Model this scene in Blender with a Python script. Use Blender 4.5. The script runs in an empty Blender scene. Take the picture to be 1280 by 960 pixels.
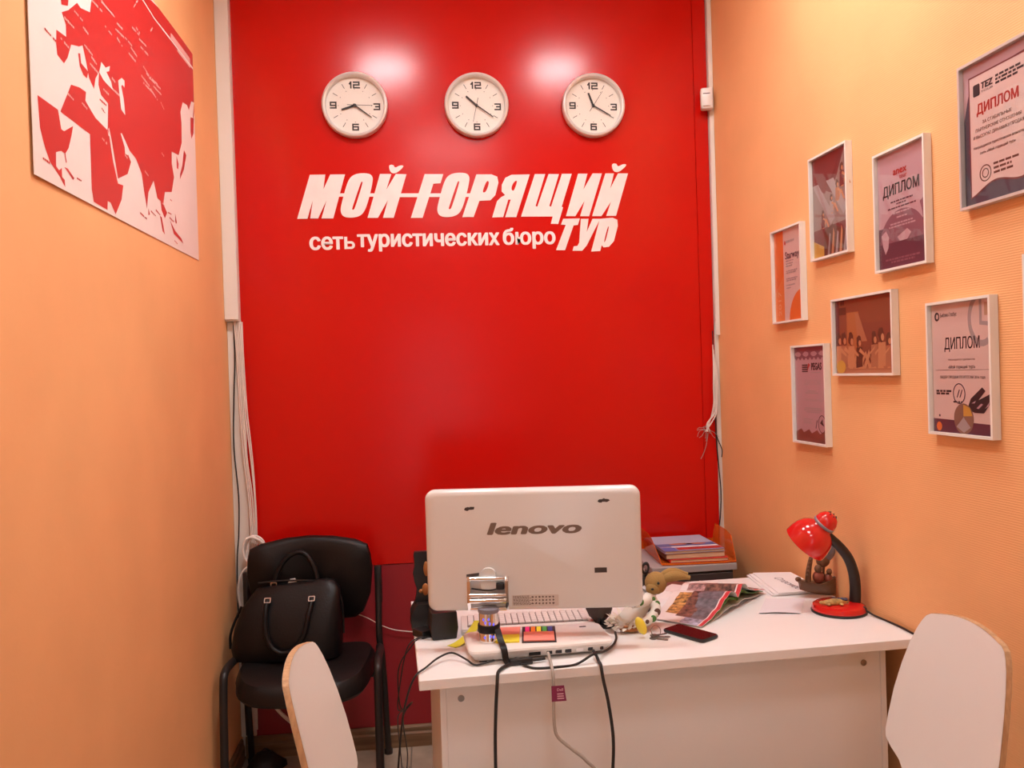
import bpy, bmesh, math, random
from mathutils import Vector, Matrix
from mathutils.geometry import tessellate_polygon

random.seed(7)
scene = bpy.context.scene
COL = scene.collection
PI = math.pi
R = math.radians

# ------------------------------------------------------------------ camera
yaw, pitch, roll = R(5.98), R(-0.64), R(-1.80)
fw = Vector((math.sin(yaw)*math.cos(pitch), math.cos(yaw)*math.cos(pitch), math.sin(pitch)))
rt = Vector((math.cos(yaw), -math.sin(yaw), 0))
up = rt.cross(fw)
rt2 = math.cos(roll)*rt + math.sin(roll)*up
up2 = -math.sin(roll)*rt + math.cos(roll)*up
cam_data = bpy.data.cameras.new('camera')
cam_data.sensor_width = 36.0
cam_data.lens = 1035.0*36.0/1280.0
cam_data.clip_start = 0.02
cam = bpy.data.objects.new('camera', cam_data)
COL.objects.link(cam)
m = Matrix.Identity(4)
for i in range(3):
    m[i][0] = rt2[i]; m[i][1] = up2[i]; m[i][2] = -fw[i]
m[2][3] = 1.5
cam.matrix_world = m
scene.camera = cam

# ------------------------------------------------------------------ world and exposure
world = bpy.data.worlds.new('overcast_daylight')
scene.world = world
world.use_nodes = True
bg = world.node_tree.nodes['Background']
bg.inputs['Color'].default_value = (0.85, 0.92, 1.0, 1)
bg.inputs['Strength'].default_value = 1.1
scene.view_settings.view_transform = 'Standard'
scene.view_settings.look = 'None'
scene.view_settings.gamma = 1.0
scene.view_settings.use_curve_mapping = False
scene.view_settings.exposure = 0.27
LAMP = 27.0          # radiance of the ceiling light diffusers
LAMP_COL = (0.985, 0.99, 1.0)

# ------------------------------------------------------------------ materials
MATS = {}
def mat(name, col, rough=0.5, metal=0.0, bump=None, vary=None, trans=0.0, emit=None, coat=0.0, spec=0.5, alpha=1.0):
    """bump = (kind, scale, strength); vary = (scale, amount)"""
    if name in MATS: return MATS[name]
    mt = bpy.data.materials.new(name); mt.use_nodes = True
    nt = mt.node_tree; b = nt.nodes['Principled BSDF']
    b.inputs['Base Color'].default_value = (*col, 1)
    b.inputs['Roughness'].default_value = rough
    b.inputs['Metallic'].default_value = metal
    b.inputs['Transmission Weight'].default_value = trans
    b.inputs['Coat Weight'].default_value = coat
    b.inputs['Specular IOR Level'].default_value = spec
    b.inputs['Alpha'].default_value = alpha
    if emit:
        b.inputs['Emission Color'].default_value = (*emit[0], 1)
        b.inputs['Emission Strength'].default_value = emit[1]
    tc = nt.nodes.new('ShaderNodeTexCoord')
    if vary:
        n = nt.nodes.new('ShaderNodeTexNoise'); n.inputs['Scale'].default_value = vary[0]; n.inputs['Detail'].default_value = 4
        nt.links.new(tc.outputs['Object'], n.inputs['Vector'])
        r = nt.nodes.new('ShaderNodeValToRGB')
        lo = tuple(max(0, c*(1-vary[1])) for c in col); hi = tuple(min(1, c*(1+vary[1])) for c in col)
        r.color_ramp.elements[0].position = .3; r.color_ramp.elements[1].position = .7
        r.color_ramp.elements[0].color = (*lo, 1); r.color_ramp.elements[1].color = (*hi, 1)
        nt.links.new(n.outputs['Fac'], r.inputs['Fac']); nt.links.new(r.outputs['Color'], b.inputs['Base Color'])
    if bump:
        kind, sc, st = bump
        if kind == 'ribs':      # fine horizontal ribs of the wallpaper
            t = nt.nodes.new('ShaderNodeTexWave'); t.bands_direction = 'Z'; t.inputs['Scale'].default_value = sc
            t.inputs['Distortion'].default_value = 1.2; t.inputs['Detail'].default_value = 2
            t.inputs['Detail Scale'].default_value = 3; o = t.outputs['Fac']
        else:
            t = nt.nodes.new('ShaderNodeTexNoise'); t.inputs['Scale'].default_value = sc; t.inputs['Detail'].default_value = 3; o = t.outputs['Fac']
        nt.links.new(tc.outputs['Object'], t.inputs['Vector'])
        bp = nt.nodes.new('ShaderNodeBump'); bp.inputs['Strength'].default_value = st; bp.inputs['Distance'].default_value = .002
        nt.links.new(o, bp.inputs['Height']); nt.links.new(bp.outputs['Normal'], b.inputs['Normal'])
    MATS[name] = mt
    return mt

def wood(name, c1, c2, scale=(3, 30, 30), rough=.45):
    if name in MATS: return MATS[name]
    mt = mat(name, c1, rough); nt = mt.node_tree; b = nt.nodes['Principled BSDF']
    tc = nt.nodes.new('ShaderNodeTexCoord'); mp = nt.nodes.new('ShaderNodeMapping'); mp.inputs['Scale'].default_value = scale
    n = nt.nodes.new('ShaderNodeTexNoise'); n.inputs['Scale'].default_value = 2; n.inputs['Detail'].default_value = 6
    r = nt.nodes.new('ShaderNodeValToRGB'); r.color_ramp.elements[0].color = (*c1, 1); r.color_ramp.elements[1].color = (*c2, 1)
    r.color_ramp.elements[0].position = .35; r.color_ramp.elements[1].position = .65
    nt.links.new(tc.outputs['Object'], mp.inputs['Vector']); nt.links.new(mp.outputs['Vector'], n.inputs['Vector'])
    nt.links.new(n.outputs['Fac'], r.inputs['Fac']); nt.links.new(r.outputs['Color'], b.inputs['Base Color'])
    return mt

ORANGE = mat('orange_wallpaper', (0.87, 0.455, 0.205), .62, bump=('ribs', 55, .22), vary=(3, .05), spec=.35)
ORANGE2 = mat('orange_painted_wallpaper', (0.87, 0.455, 0.205), .62, bump=('noise', 90, .16), vary=(3, .05), spec=.35)
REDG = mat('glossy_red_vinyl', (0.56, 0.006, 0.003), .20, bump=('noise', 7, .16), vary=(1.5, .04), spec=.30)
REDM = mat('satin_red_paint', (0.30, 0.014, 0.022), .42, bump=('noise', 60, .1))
PLASTER = mat('plaster', (0.72, 0.66, 0.60), .8, bump=('noise', 40, .2))
CEILW = mat('ceiling_white', (0.82, 0.80, 0.76), .8)
TILE = mat('beige_floor_tile', (0.42, 0.34, 0.26), .25, vary=(6, .25))
GROUT = mat('tile_grout', (0.22, 0.18, 0.14), .9)
SKIRT = wood('brown_skirting', (0.16, 0.085, 0.04), (0.25, 0.14, 0.07), (2, 40, 40))
TRUNK = mat('white_pvc', (0.78, 0.74, 0.68), .4)
WLAM = mat('white_laminate', (0.84, 0.83, 0.82), .32, bump=('noise', 300, .03))
WCHAIR = mat('white_lacquer', (0.74, 0.71, 0.68), .35)
PLY = wood('raw_plywood_edge', (0.58, 0.37, 0.20), (0.44, 0.27, 0.14), (60, 60, 8), .6)
WPLAS = mat('white_gloss_plastic', (0.72, 0.71, 0.69), .16, coat=.3)
WPLAS2 = mat('white_satin_plastic', (0.80, 0.76, 0.72), .3)
DSTEEL = mat('dull_steel', (0.30, 0.28, 0.26), .35, 1.0)
CHROME = mat('chrome', (0.85, 0.85, 0.86), .08, 1.0)
STEEL = mat('brushed_steel', (0.62, 0.60, 0.58), .3, 1.0)
BLACKP = mat('black_plastic', (0.012, 0.011, 0.011), .38)
BLACKL = mat('black_leatherette', (0.008, 0.006, 0.006), .45, bump=('noise', 220, .25), spec=.3)
BAGL = mat('black_bag_leather', (0.006, 0.005, 0.0055), .40, bump=('noise', 140, .35), spec=.3)
BLACKM = mat('black_painted_metal', (0.014, 0.012, 0.012), .42)
PAPER = mat('white_paper', (0.82, 0.80, 0.80), .7)
PINKP = mat('pale_pink_paper', (0.78, 0.70, 0.69), .6)
INK = mat('black_ink', (0.02, 0.016, 0.018), .6)
DIAL = mat('clock_dial', (0.85, 0.80, 0.73), .6)
VINYLW = mat('white_vinyl_letters', (0.86, 0.80, 0.77), .45, vary=(14, .04))
MAPW = mat('map_paper', (0.83, 0.73, 0.68), .45, vary=(5, .03))
MAPR = mat('map_red_print', (0.56, 0.030, 0.026), .42)
FRAMEW = mat('white_frame', (0.80, 0.76, 0.70), .35)
GLASS = mat('clear_glass', (1, 1, 1), .02, trans=1.0)
LAMPRED = mat('red_enamel', (0.62, 0.012, 0.010), .14, coat=.5)
GREYB = mat('grey_blue_ring', (0.22, 0.21, 0.25), .4)
CABW = mat('white_cable', (0.78, 0.70, 0.64), .45)
CABB = mat('black_cable', (0.012, 0.011, 0.011), .45)
CABG = mat('grey_cable', (0.40, 0.36, 0.32), .45)

# ------------------------------------------------------------------ mesh helpers
class MB:
    def __init__(s): s.v = []; s.f = []; s.mi = []; s.cur = 0
    def add(s, vs, fs):
        o = len(s.v); s.v += [tuple(p) for p in vs]
        for f in fs: s.f.append([i+o for i in f]); s.mi.append(s.cur)
        return s
    def box(s, lo, hi, bev=0.0, seg=2):
        x0, y0, z0 = lo; x1, y1, z1 = hi
        bm = bmesh.new()
        bmesh.ops.create_cube(bm, size=1)
        for v in bm.verts:
            v.co = Vector(((x0+x1)/2+v.co.x*(x1-x0), (y0+y1)/2+v.co.y*(y1-y0), (z0+z1)/2+v.co.z*(z1-z0)))
        if bev > 0: bmesh.ops.bevel(bm, geom=list(bm.edges), offset=bev, segments=seg, profile=.5, affect='EDGES')
        bm.verts.index_update()
        s.add([v.co.copy() for v in bm.verts], [[v.index for v in f.verts] for f in bm.faces]); bm.free()
        return s
    def obox(s, c, size, rot, bev=0.0):
        t = MB().box((-size[0]/2, -size[1]/2, -size[2]/2), (size[0]/2, size[1]/2, size[2]/2), bev)
        M = Matrix.Translation(c) @ (rot if isinstance(rot, Matrix) else Matrix.Rotation(rot, 4, 'Z'))
        s.add([M @ Vector(p) for p in t.v], t.f); return s
    def prism(s, loops, z0, z1, M=None):
        """2D loops (first = outline, rest = holes) extruded z0..z1 along local z"""
        if isinstance(loops[0][0], (int, float)): loops = [loops]
        polys = [[Vector((p[0], p[1], 0)) for p in l] for l in loops]
        tris = tessellate_polygon(polys)
        flat = [p for l in polys for p in l]; n = len(flat)
        M = M or Matrix.Identity(4)
        vs = [M @ Vector((p.x, p.y, z1)) for p in flat] + [M @ Vector((p.x, p.y, z0)) for p in flat]
        fs = []
        for a, b, c in tris:
            nz = (flat[b]-flat[a]).cross(flat[c]-flat[a]).z
            if nz < 0: a, b, c = a, c, b
            fs.append((a, b, c)); fs.append((a+n, c+n, b+n))
        o = 0
        for l in polys:
            k = len(l)
            for i in range(k):
                j = (i+1) % k; fs.append((o+i, o+j, n+o+j, n+o+i))
            o += k
        return s.add(vs, fs)
    def tube(s, pts, r, n=8, smooth=True, caps=True, sub=6):
        pts = [Vector(p) for p in pts]
        if smooth and len(pts) > 2: pts = catmull(pts, sub)
        rad = r if callable(r) else (lambda t: r)
        rings = []; prev = None
        for i, p in enumerate(pts):
            d = (pts[min(i+1, len(pts)-1)]-pts[max(i-1, 0)]).normalized()
            if prev is None:
                a = Vector((0, 0, 1)) if abs(d.z) < .9 else Vector((1, 0, 0)); x = d.cross(a).normalized()
            else:
                x = (prev-d*prev.dot(d)).normalized()
            prev = x; y = d.cross(x); rr = rad(i/(len(pts)-1))
            rings.append([p+(x*math.cos(2*PI*k/n)+y*math.sin(2*PI*k/n))*rr for k in range(n)])
        vs = [q for rg in rings for q in rg]; fs = []
        for i in range(len(rings)-1):
            for k in range(n): fs.append((i*n+k, i*n+(k+1) % n, (i+1)*n+(k+1) % n, (i+1)*n+k))
        if caps: fs.append(tuple(range(n))[::-1]); fs.append(tuple((len(rings)-1)*n+k for k in range(n)))
        return s.add(vs, fs)
    def lathe(s, prof, n=24, M=None, close=False):
        """prof = [(r, z)...] around local z"""
        M = M or Matrix.Identity(4); vs = []; fs = []; k = len(prof)
        for i in range(n):
            a = 2*PI*i/n
            for r, z in prof: vs.append(M @ Vector((r*math.cos(a), r*math.sin(a), z)))
        for i in range(n):
            j = (i+1) % n
            for q in range(k-1 if not close else k):
                q2 = (q+1) % k; fs.append((i*k+q, j*k+q, j*k+q2, i*k+q2))
        if not close:
            if prof[0][0] > 1e-6: fs.append(tuple(i*k for i in range(n))[::-1])
            if prof[-1][0] > 1e-6: fs.append(tuple(i*k+k-1 for i in range(n)))
        return s.add(vs, fs)
    def ball(s, c, rad, M=None, n=14, m_=9):
        rx, ry, rz = rad if isinstance(rad, (tuple, list)) else (rad,)*3
        T = Matrix.Translation(c) @ (M or Matrix.Identity(4)) @ Matrix.Diagonal((rx, ry, rz, 1))
        prof = [(max(math.sin(PI*i/m_), 1e-7), -math.cos(PI*i/m_)) for i in range(m_+1)]
        return s.lathe(prof, n, T)
    def grid(s, fn, nu, nv, thick=0.0, mif=None):
        """open surface fn(u,v)->Vector; thick>0 makes it a slab (offset along -normal)"""
        P = [[Vector(fn(i/nu, j/nv)) for j in range(nv+1)] for i in range(nu+1)]
        vs = [P[i][j] for i in range(nu+1) for j in range(nv+1)]; fs = []
        ix = lambda i, j: i*(nv+1)+j
        o0 = len(s.v)
        for i in range(nu):
            for j in range(nv):
                fs.append((ix(i, j), ix(i+1, j), ix(i+1, j+1), ix(i, j+1)))
        if thick:
            N = len(vs); ns = []
            for i in range(nu+1):
                for j in range(nv+1):
                    du = P[min(i+1, nu)][j]-P[max(i-1, 0)][j]; dv = P[i][min(j+1, nv)]-P[i][max(j-1, 0)]
                    ns.append(P[i][j]-du.cross(dv).normalized()*thick)
            vs = vs+ns
            back = [tuple(q+N for q in f[::-1]) for f in fs]
            rim = []
            for i in range(nu):
                rim.append((ix(i+1, 0), ix(i, 0), N+ix(i, 0), N+ix(i+1, 0))); rim.append((ix(i, nv), ix(i+1, nv), N+ix(i+1, nv), N+ix(i, nv)))
            for j in range(nv):
                rim.append((ix(0, j), ix(0, j+1), N+ix(0, j+1), N+ix(0, j))); rim.append((ix(nu, j+1), ix(nu, j), N+ix(nu, j), N+ix(nu, j+1)))
            s.add(vs, fs+back+rim)
        else: s.add(vs, fs)
        if mif:
            base = len(s.mi)-(len(fs)*(2 if thick else 1)+(2*(nu+nv) if thick else 0))
            for i in range(nu):
                for j in range(nv): s.mi[base+i*nv+j] = mif((i+.5)/nu, (j+.5)/nv)
        return s
    def mesh(s, name, mats, smooth=False):
        me = bpy.data.meshes.new(name); me.from_pydata(s.v, [], s.f)
        for q in (mats if isinstance(mats, (list, tuple)) else [mats]): me.materials.append(q)
        me.polygons.foreach_set('material_index', s.mi)
        bm = bmesh.new(); bm.from_mesh(me); bmesh.ops.recalc_face_normals(bm, faces=bm.faces); bm.to_mesh(me); bm.free()
        if smooth:
            me.polygons.foreach_set('use_smooth', [True]*len(me.polygons))
            try: me.set_sharp_from_angle(angle=R(38))
            except Exception: pass
        me.update(); return me
    def build(s, name, mats, parent=None, smooth=False):
        return link(name, s.mesh(name, mats, smooth), parent)

def link(name, me, parent=None):
    o = bpy.data.objects.new(name, me); COL.objects.link(o)
    if parent is not None: o.parent = parent
    return o

def catmull(P, sub=6):
    Q = [P[0]*2-P[1]]+P+[P[-1]*2-P[-2]]; out = []
    for i in range(1, len(Q)-2):
        a, b, c, d = Q[i-1], Q[i], Q[i+1], Q[i+2]
        for k in range(sub):
            t = k/sub
            out.append(.5*((2*b)+(c-a)*t+(2*a-5*b+4*c-d)*t*t+(3*b-a-3*c+d)*t**3))
    out.append(P[-1]); return out

def thing(name, label, cat, loc=(0, 0, 0), rz=0.0, group=None, M=None):
    o = bpy.data.objects.new(name, None); COL.objects.link(o); o.empty_display_size = .05
    if M is not None: o.matrix_world = M
    else: o.location = loc; o.rotation_euler = (0, 0, rz)
    return tag(o, label, cat, group)
def tag(o, label, cat, group=None):
    o['label'] = label; o['category'] = cat
    if group: o['group'] = group
    return o
def struct(o, label=None):
    o['kind'] = 'structure'
    if label: o['label'] = label
    return o
def part_label(o, label): o['label'] = label; return o

_tcache = {}
def text_mesh(txt, size=1.0, bold=0.0, shear=0.0):
    """flat mesh of a line of lettering, baseline near y=0; bold = stroke growth"""
    cu = bpy.data.curves.new('t', 'FONT'); cu.body = txt; cu.size = size; cu.shear = shear; cu.resolution_u = 3
    o = bpy.data.objects.new('t', cu); COL.objects.link(o)
    bpy.context.view_layer.update()
    me = bpy.data.meshes.new_from_object(o.evaluated_get(bpy.context.evaluated_depsgraph_get()))
    bpy.data.objects.remove(o); bpy.data.curves.remove(cu)
    if bold: me = embolden(me, bold)
    return me
def embolden(me, b):
    vs = []; fs = []; n = len(me.vertices)
    for k, (dx, dy) in enumerate(((0, 0), (b, 0), (-b, 0), (b*.5, b*.6), (-b*.5, -b*.6), (b*.5, -b*.6), (-b*.5, b*.6))):
        vs += [(v.co.x+dx, v.co.y+dy, k*.002) for v in me.vertices]
        fs += [[i+k*n for i in p.vertices] for p in me.polygons]
    m2 = bpy.data.meshes.new('t'); m2.from_pydata(vs, [], fs); bpy.data.meshes.remove(me); return m2
def bounds(me):
    xs = [v.co.x for v in me.vertices]; ys = [v.co.y for v in me.vertices]
    return min(xs), max(xs), min(ys), max(ys)
def fit_text(name, txt, x0, x1, y, h, mt, parent, z=0.0, bold=0.0, shear=0.0):
    """lettering fitted to x0..x1 with cap height h on baseline y in the parent's xy plane"""
    me = text_mesh(txt, 1.0, bold, shear)
    a, b, c, d = bounds(me)
    ref = text_mesh('Н', 1.0, bold); ra = bounds(ref); bpy.data.meshes.remove(ref)
    sx = (x1-x0)/(b-a); sy = h/(ra[3]-ra[2])
    for v in me.vertices: v.co = Vector((x0+(v.co.x-a)*sx, y+(v.co.y-ra[2])*sy, z+v.co.z*h))
    me.materials.clear(); me.materials.append(mt); me.name = name
    return link(name, me, parent)
def split_islands(me):
    """connected pieces of a mesh as lists of vertex ids"""
    par = list(range(len(me.vertices)))
    def find(i):
        while par[i] != i: par[i] = par[par[i]]; i = par[i]
        return i
    # weld coincident vertices first
    d = {}
    for v in me.vertices:
        k = (round(v.co.x, 5), round(v.co.y, 5))
        if k in d: par[find(v.index)] = find(d[k])
        else: d[k] = v.index
    for p in me.polygons:
        vs = p.vertices
        for i in vs[1:]: par[find(i)] = find(vs[0])
    out = {}
    for p in me.polygons: out.setdefault(find(p.vertices[0]), []).append(p.index)
    return list(out.values())

def rot_to(d):
    """rotation taking +z to direction d"""
    return Vector((0, 0, 1)).rotation_difference(Vector(d)).to_matrix().to_4x4()
def basis(o, X, Y, Z):
    M = Matrix.Identity(4)
    for i in range(3): M[i][0] = X[i]; M[i][1] = Y[i]; M[i][2] = Z[i]; M[i][3] = o[i]
    return M
def circ(cx, cy, rx, ry=None, n=24): return [(cx+rx*math.cos(2*PI*i/n), cy+(ry or rx)*math.sin(2*PI*i/n)) for i in range(n)]
def rrect(x0, y0, x1, y1, r, n=5):
    out = []
    for cx, cy, a0 in ((x1-r, y1-r, 0), (x0+r, y1-r, 90), (x0+r, y0+r, 180), (x1-r, y0+r, 270)):
        for i in range(n+1):
            a = R(a0+90*i/n); out.append((cx+r*math.cos(a), cy+r*math.sin(a)))
    return out
def rect(x0, y0, x1, y1): return [(x0, y0), (x1, y0), (x1, y1), (x0, y1)]
def flat(name, loops, z, mt, parent, t=.0003): return MB().prism(loops, z, z+t).build(name, mt, parent)
MAP_RED = [[[0.87,0.719],[0.583,0.682],[0.394,0.573],[0.334,0.5],[0.322,0.465],[0.267,0.451],[0.247,0.454],[0.198,0.416],[0.161,0.395],[0.181,0.376],[0.181,0.349],[0.13,0.344],[0.127,0.314],[0.13,0.29],[0.164,0.284],[0.184,0.304],[0.206,0.342],[0.25,0.355],[0.271,0.366],[0.289,0.334],[0.303,0.302],[0.331,0.285],[0.343,0.315],[0.367,0.339],[0.361,0.306],[0.376,0.286],[0.421,0.28],[0.414,0.22],[0.41,0.21],[0.334,0.217],[0.309,0.226],[0.276,0.239],[0.282,0.261],[0.246,0.259],[0.198,0.249],[0.181,0.227],[0.136,0.169],[0.298,0.167],[0.297,0.108],[0.297,0.037],[0.307,0.009],[0.394,0.007],[0.397,0.03],[0.416,0.03],[0.449,0.007],[0.496,0.055],[0.511,0.095],[0.473,0.091],[0.442,0.142],[0.417,0.215],[0.422,0.22],[0.437,0.194],[0.474,0.104],[0.548,0.134],[0.577,0.173],[0.549,0.194],[0.503,0.229],[0.512,0.232],[0.555,0.204],[0.618,0.194],[0.663,0.162],[0.677,0.119],[0.697,0.072],[0.716,0.123],[0.767,0.168],[0.796,0.123],[0.826,0.121],[0.832,0.095],[0.862,0.076],[0.886,0.097],[0.852,0.117],[0.871,0.158],[0.941,0.173],[0.971,0.227],[0.952,0.265],[0.956,0.304],[1.029,0.312],[1.069,0.364],[1.073,0.43],[1.064,0.463],[1.094,0.505],[1.145,0.512],[1.166,0.502],[1.2,0.543],[1.236,0.55],[1.197,0.445],[1.232,0.511],[1.236,0.527],[1.236,0.662],[1.236,0.719]],[[0.027,0.168],[0.124,0.169],[0.137,0.131],[0.152,0.131],[0.201,0.157],[0.191,0.134],[0.172,0.099],[0.154,0.083],[0.16,0.064],[0.155,0.063],[0.149,0.082],[0.133,0.083],[0.106,0.073],[0.104,0.042],[0.118,0.037],[0.133,0.046],[0.133,0.026],[0.146,0.023],[0.147,0.007],[0.12,0.025],[0.075,0.044],[0.053,0.069],[0.033,0.103]],[[0.159,0.43],[0.2,0.442],[0.195,0.424],[0.161,0.412]],[[0.243,0.337],[0.255,0.341],[0.259,0.32],[0.3,0.315],[0.29,0.296],[0.269,0.297],[0.25,0.31]],[[1.092,0.346],[1.117,0.335],[1.084,0.279],[1.036,0.236],[1.039,0.254],[1.068,0.29]],[[1.004,0.303],[1.026,0.284],[1.02,0.264],[1.004,0.264]],[[1.186,0.484],[1.227,0.492],[1.216,0.437],[1.189,0.411],[1.179,0.431]],[[0.815,0.074],[0.832,0.073],[0.856,0.025],[0.835,0.032]],[[0.914,0.079],[0.936,0.069],[0.966,0.055],[1.029,0.042],[1.053,0.029],[1.012,0.035],[0.949,0.043]],[[0.97,0.113],[0.985,0.083],[0.972,0.08]],[[0.146,0.051],[0.164,0.052],[0.198,0.039],[0.19,0.033],[0.167,0.044]],[[0.71,0.075],[0.722,0.06],[0.708,0.055]]]
MAP_WHITE = [[[0.367,0.339],[0.384,0.37],[0.397,0.368],[0.411,0.366],[0.441,0.381],[0.435,0.366],[0.415,0.357],[0.447,0.343],[0.457,0.326],[0.421,0.327],[0.394,0.329]],[[0.498,0.365],[0.526,0.382],[0.547,0.382],[0.545,0.362],[0.529,0.365],[0.52,0.358],[0.536,0.329],[0.543,0.289],[0.514,0.295],[0.505,0.33]],[[0.719,0.676],[0.729,0.68],[0.826,0.67],[1.236,0.672],[1.236,0.664],[0.819,0.665]],[[0.503,0.229],[0.512,0.232],[0.566,0.203],[0.553,0.185],[0.533,0.184],[0.53,0.201]],[[0.41,0.21],[0.423,0.199],[0.416,0.197]]]
MAP_LABELS_LIGHT = [[[0.229,0.428],[0.285,0.424]],[[0.173,0.389],[0.226,0.387]],[[0.276,0.411],[0.308,0.406]],[[0.15,0.334],[0.194,0.329]],[[0.334,0.5],[0.401,0.501]],[[0.389,0.525],[0.489,0.525]],[[0.416,0.472],[0.464,0.468]],[[0.503,0.516],[0.545,0.517]],[[0.491,0.496],[0.564,0.5]],[[0.5,0.477],[0.54,0.469]],[[0.554,0.503],[0.619,0.502]],[[0.625,0.556],[0.683,0.558]],[[0.649,0.57],[0.689,0.565]],[[0.681,0.547],[0.743,0.551]],[[0.691,0.529],[0.759,0.531]],[[0.588,0.471],[0.644,0.469]],[[0.607,0.494],[0.658,0.488]],[[0.28,0.371],[0.33,0.365]],[[0.312,0.36],[0.355,0.352]],[[0.311,0.339],[0.362,0.334]],[[0.177,0.222],[0.218,0.217]],[[0.255,0.227],[0.287,0.222]],[[0.391,0.306],[0.429,0.304]],[[0.453,0.356],[0.477,0.352]],[[0.455,0.328],[0.505,0.328]],[[0.71,0.481],[0.759,0.47]],[[0.689,0.447],[0.768,0.44]],[[0.705,0.432],[0.793,0.432]],[[0.734,0.469],[0.837,0.473]],[[0.758,0.466],[0.864,0.469]],[[0.768,0.436],[0.832,0.423]],[[0.796,0.454],[0.869,0.453]],[[0.86,0.428],[0.893,0.415]],[[0.643,0.619],[0.681,0.656]],[[0.787,0.613],[0.809,0.633]],[[0.372,0.179],[0.405,0.174]],[[0.852,0.272],[0.876,0.267]],[[0.689,0.177],[0.721,0.17]],[[0.831,0.12],[0.866,0.111]],[[0.531,0.181],[0.552,0.175]]]
MAP_LABELS_DARK = [[[0.064,0.323],[0.128,0.317]],[[0.041,0.043],[0.075,0.041]],[[0.203,0.043],[0.248,0.042]],[[0.638,0.048],[0.694,0.042]],[[0.723,0.073],[0.776,0.066]],[[0.778,0.084],[0.819,0.077]],[[0.879,0.1],[0.932,0.101]],[[0.908,0.087],[0.953,0.082]],[[0.922,0.146],[0.956,0.143]],[[0.954,0.023],[0.985,0.017]],[[0.365,0.272],[0.411,0.271]],[[0.368,0.256],[0.4,0.248]],[[0.4,0.348],[0.423,0.345]]]
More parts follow.
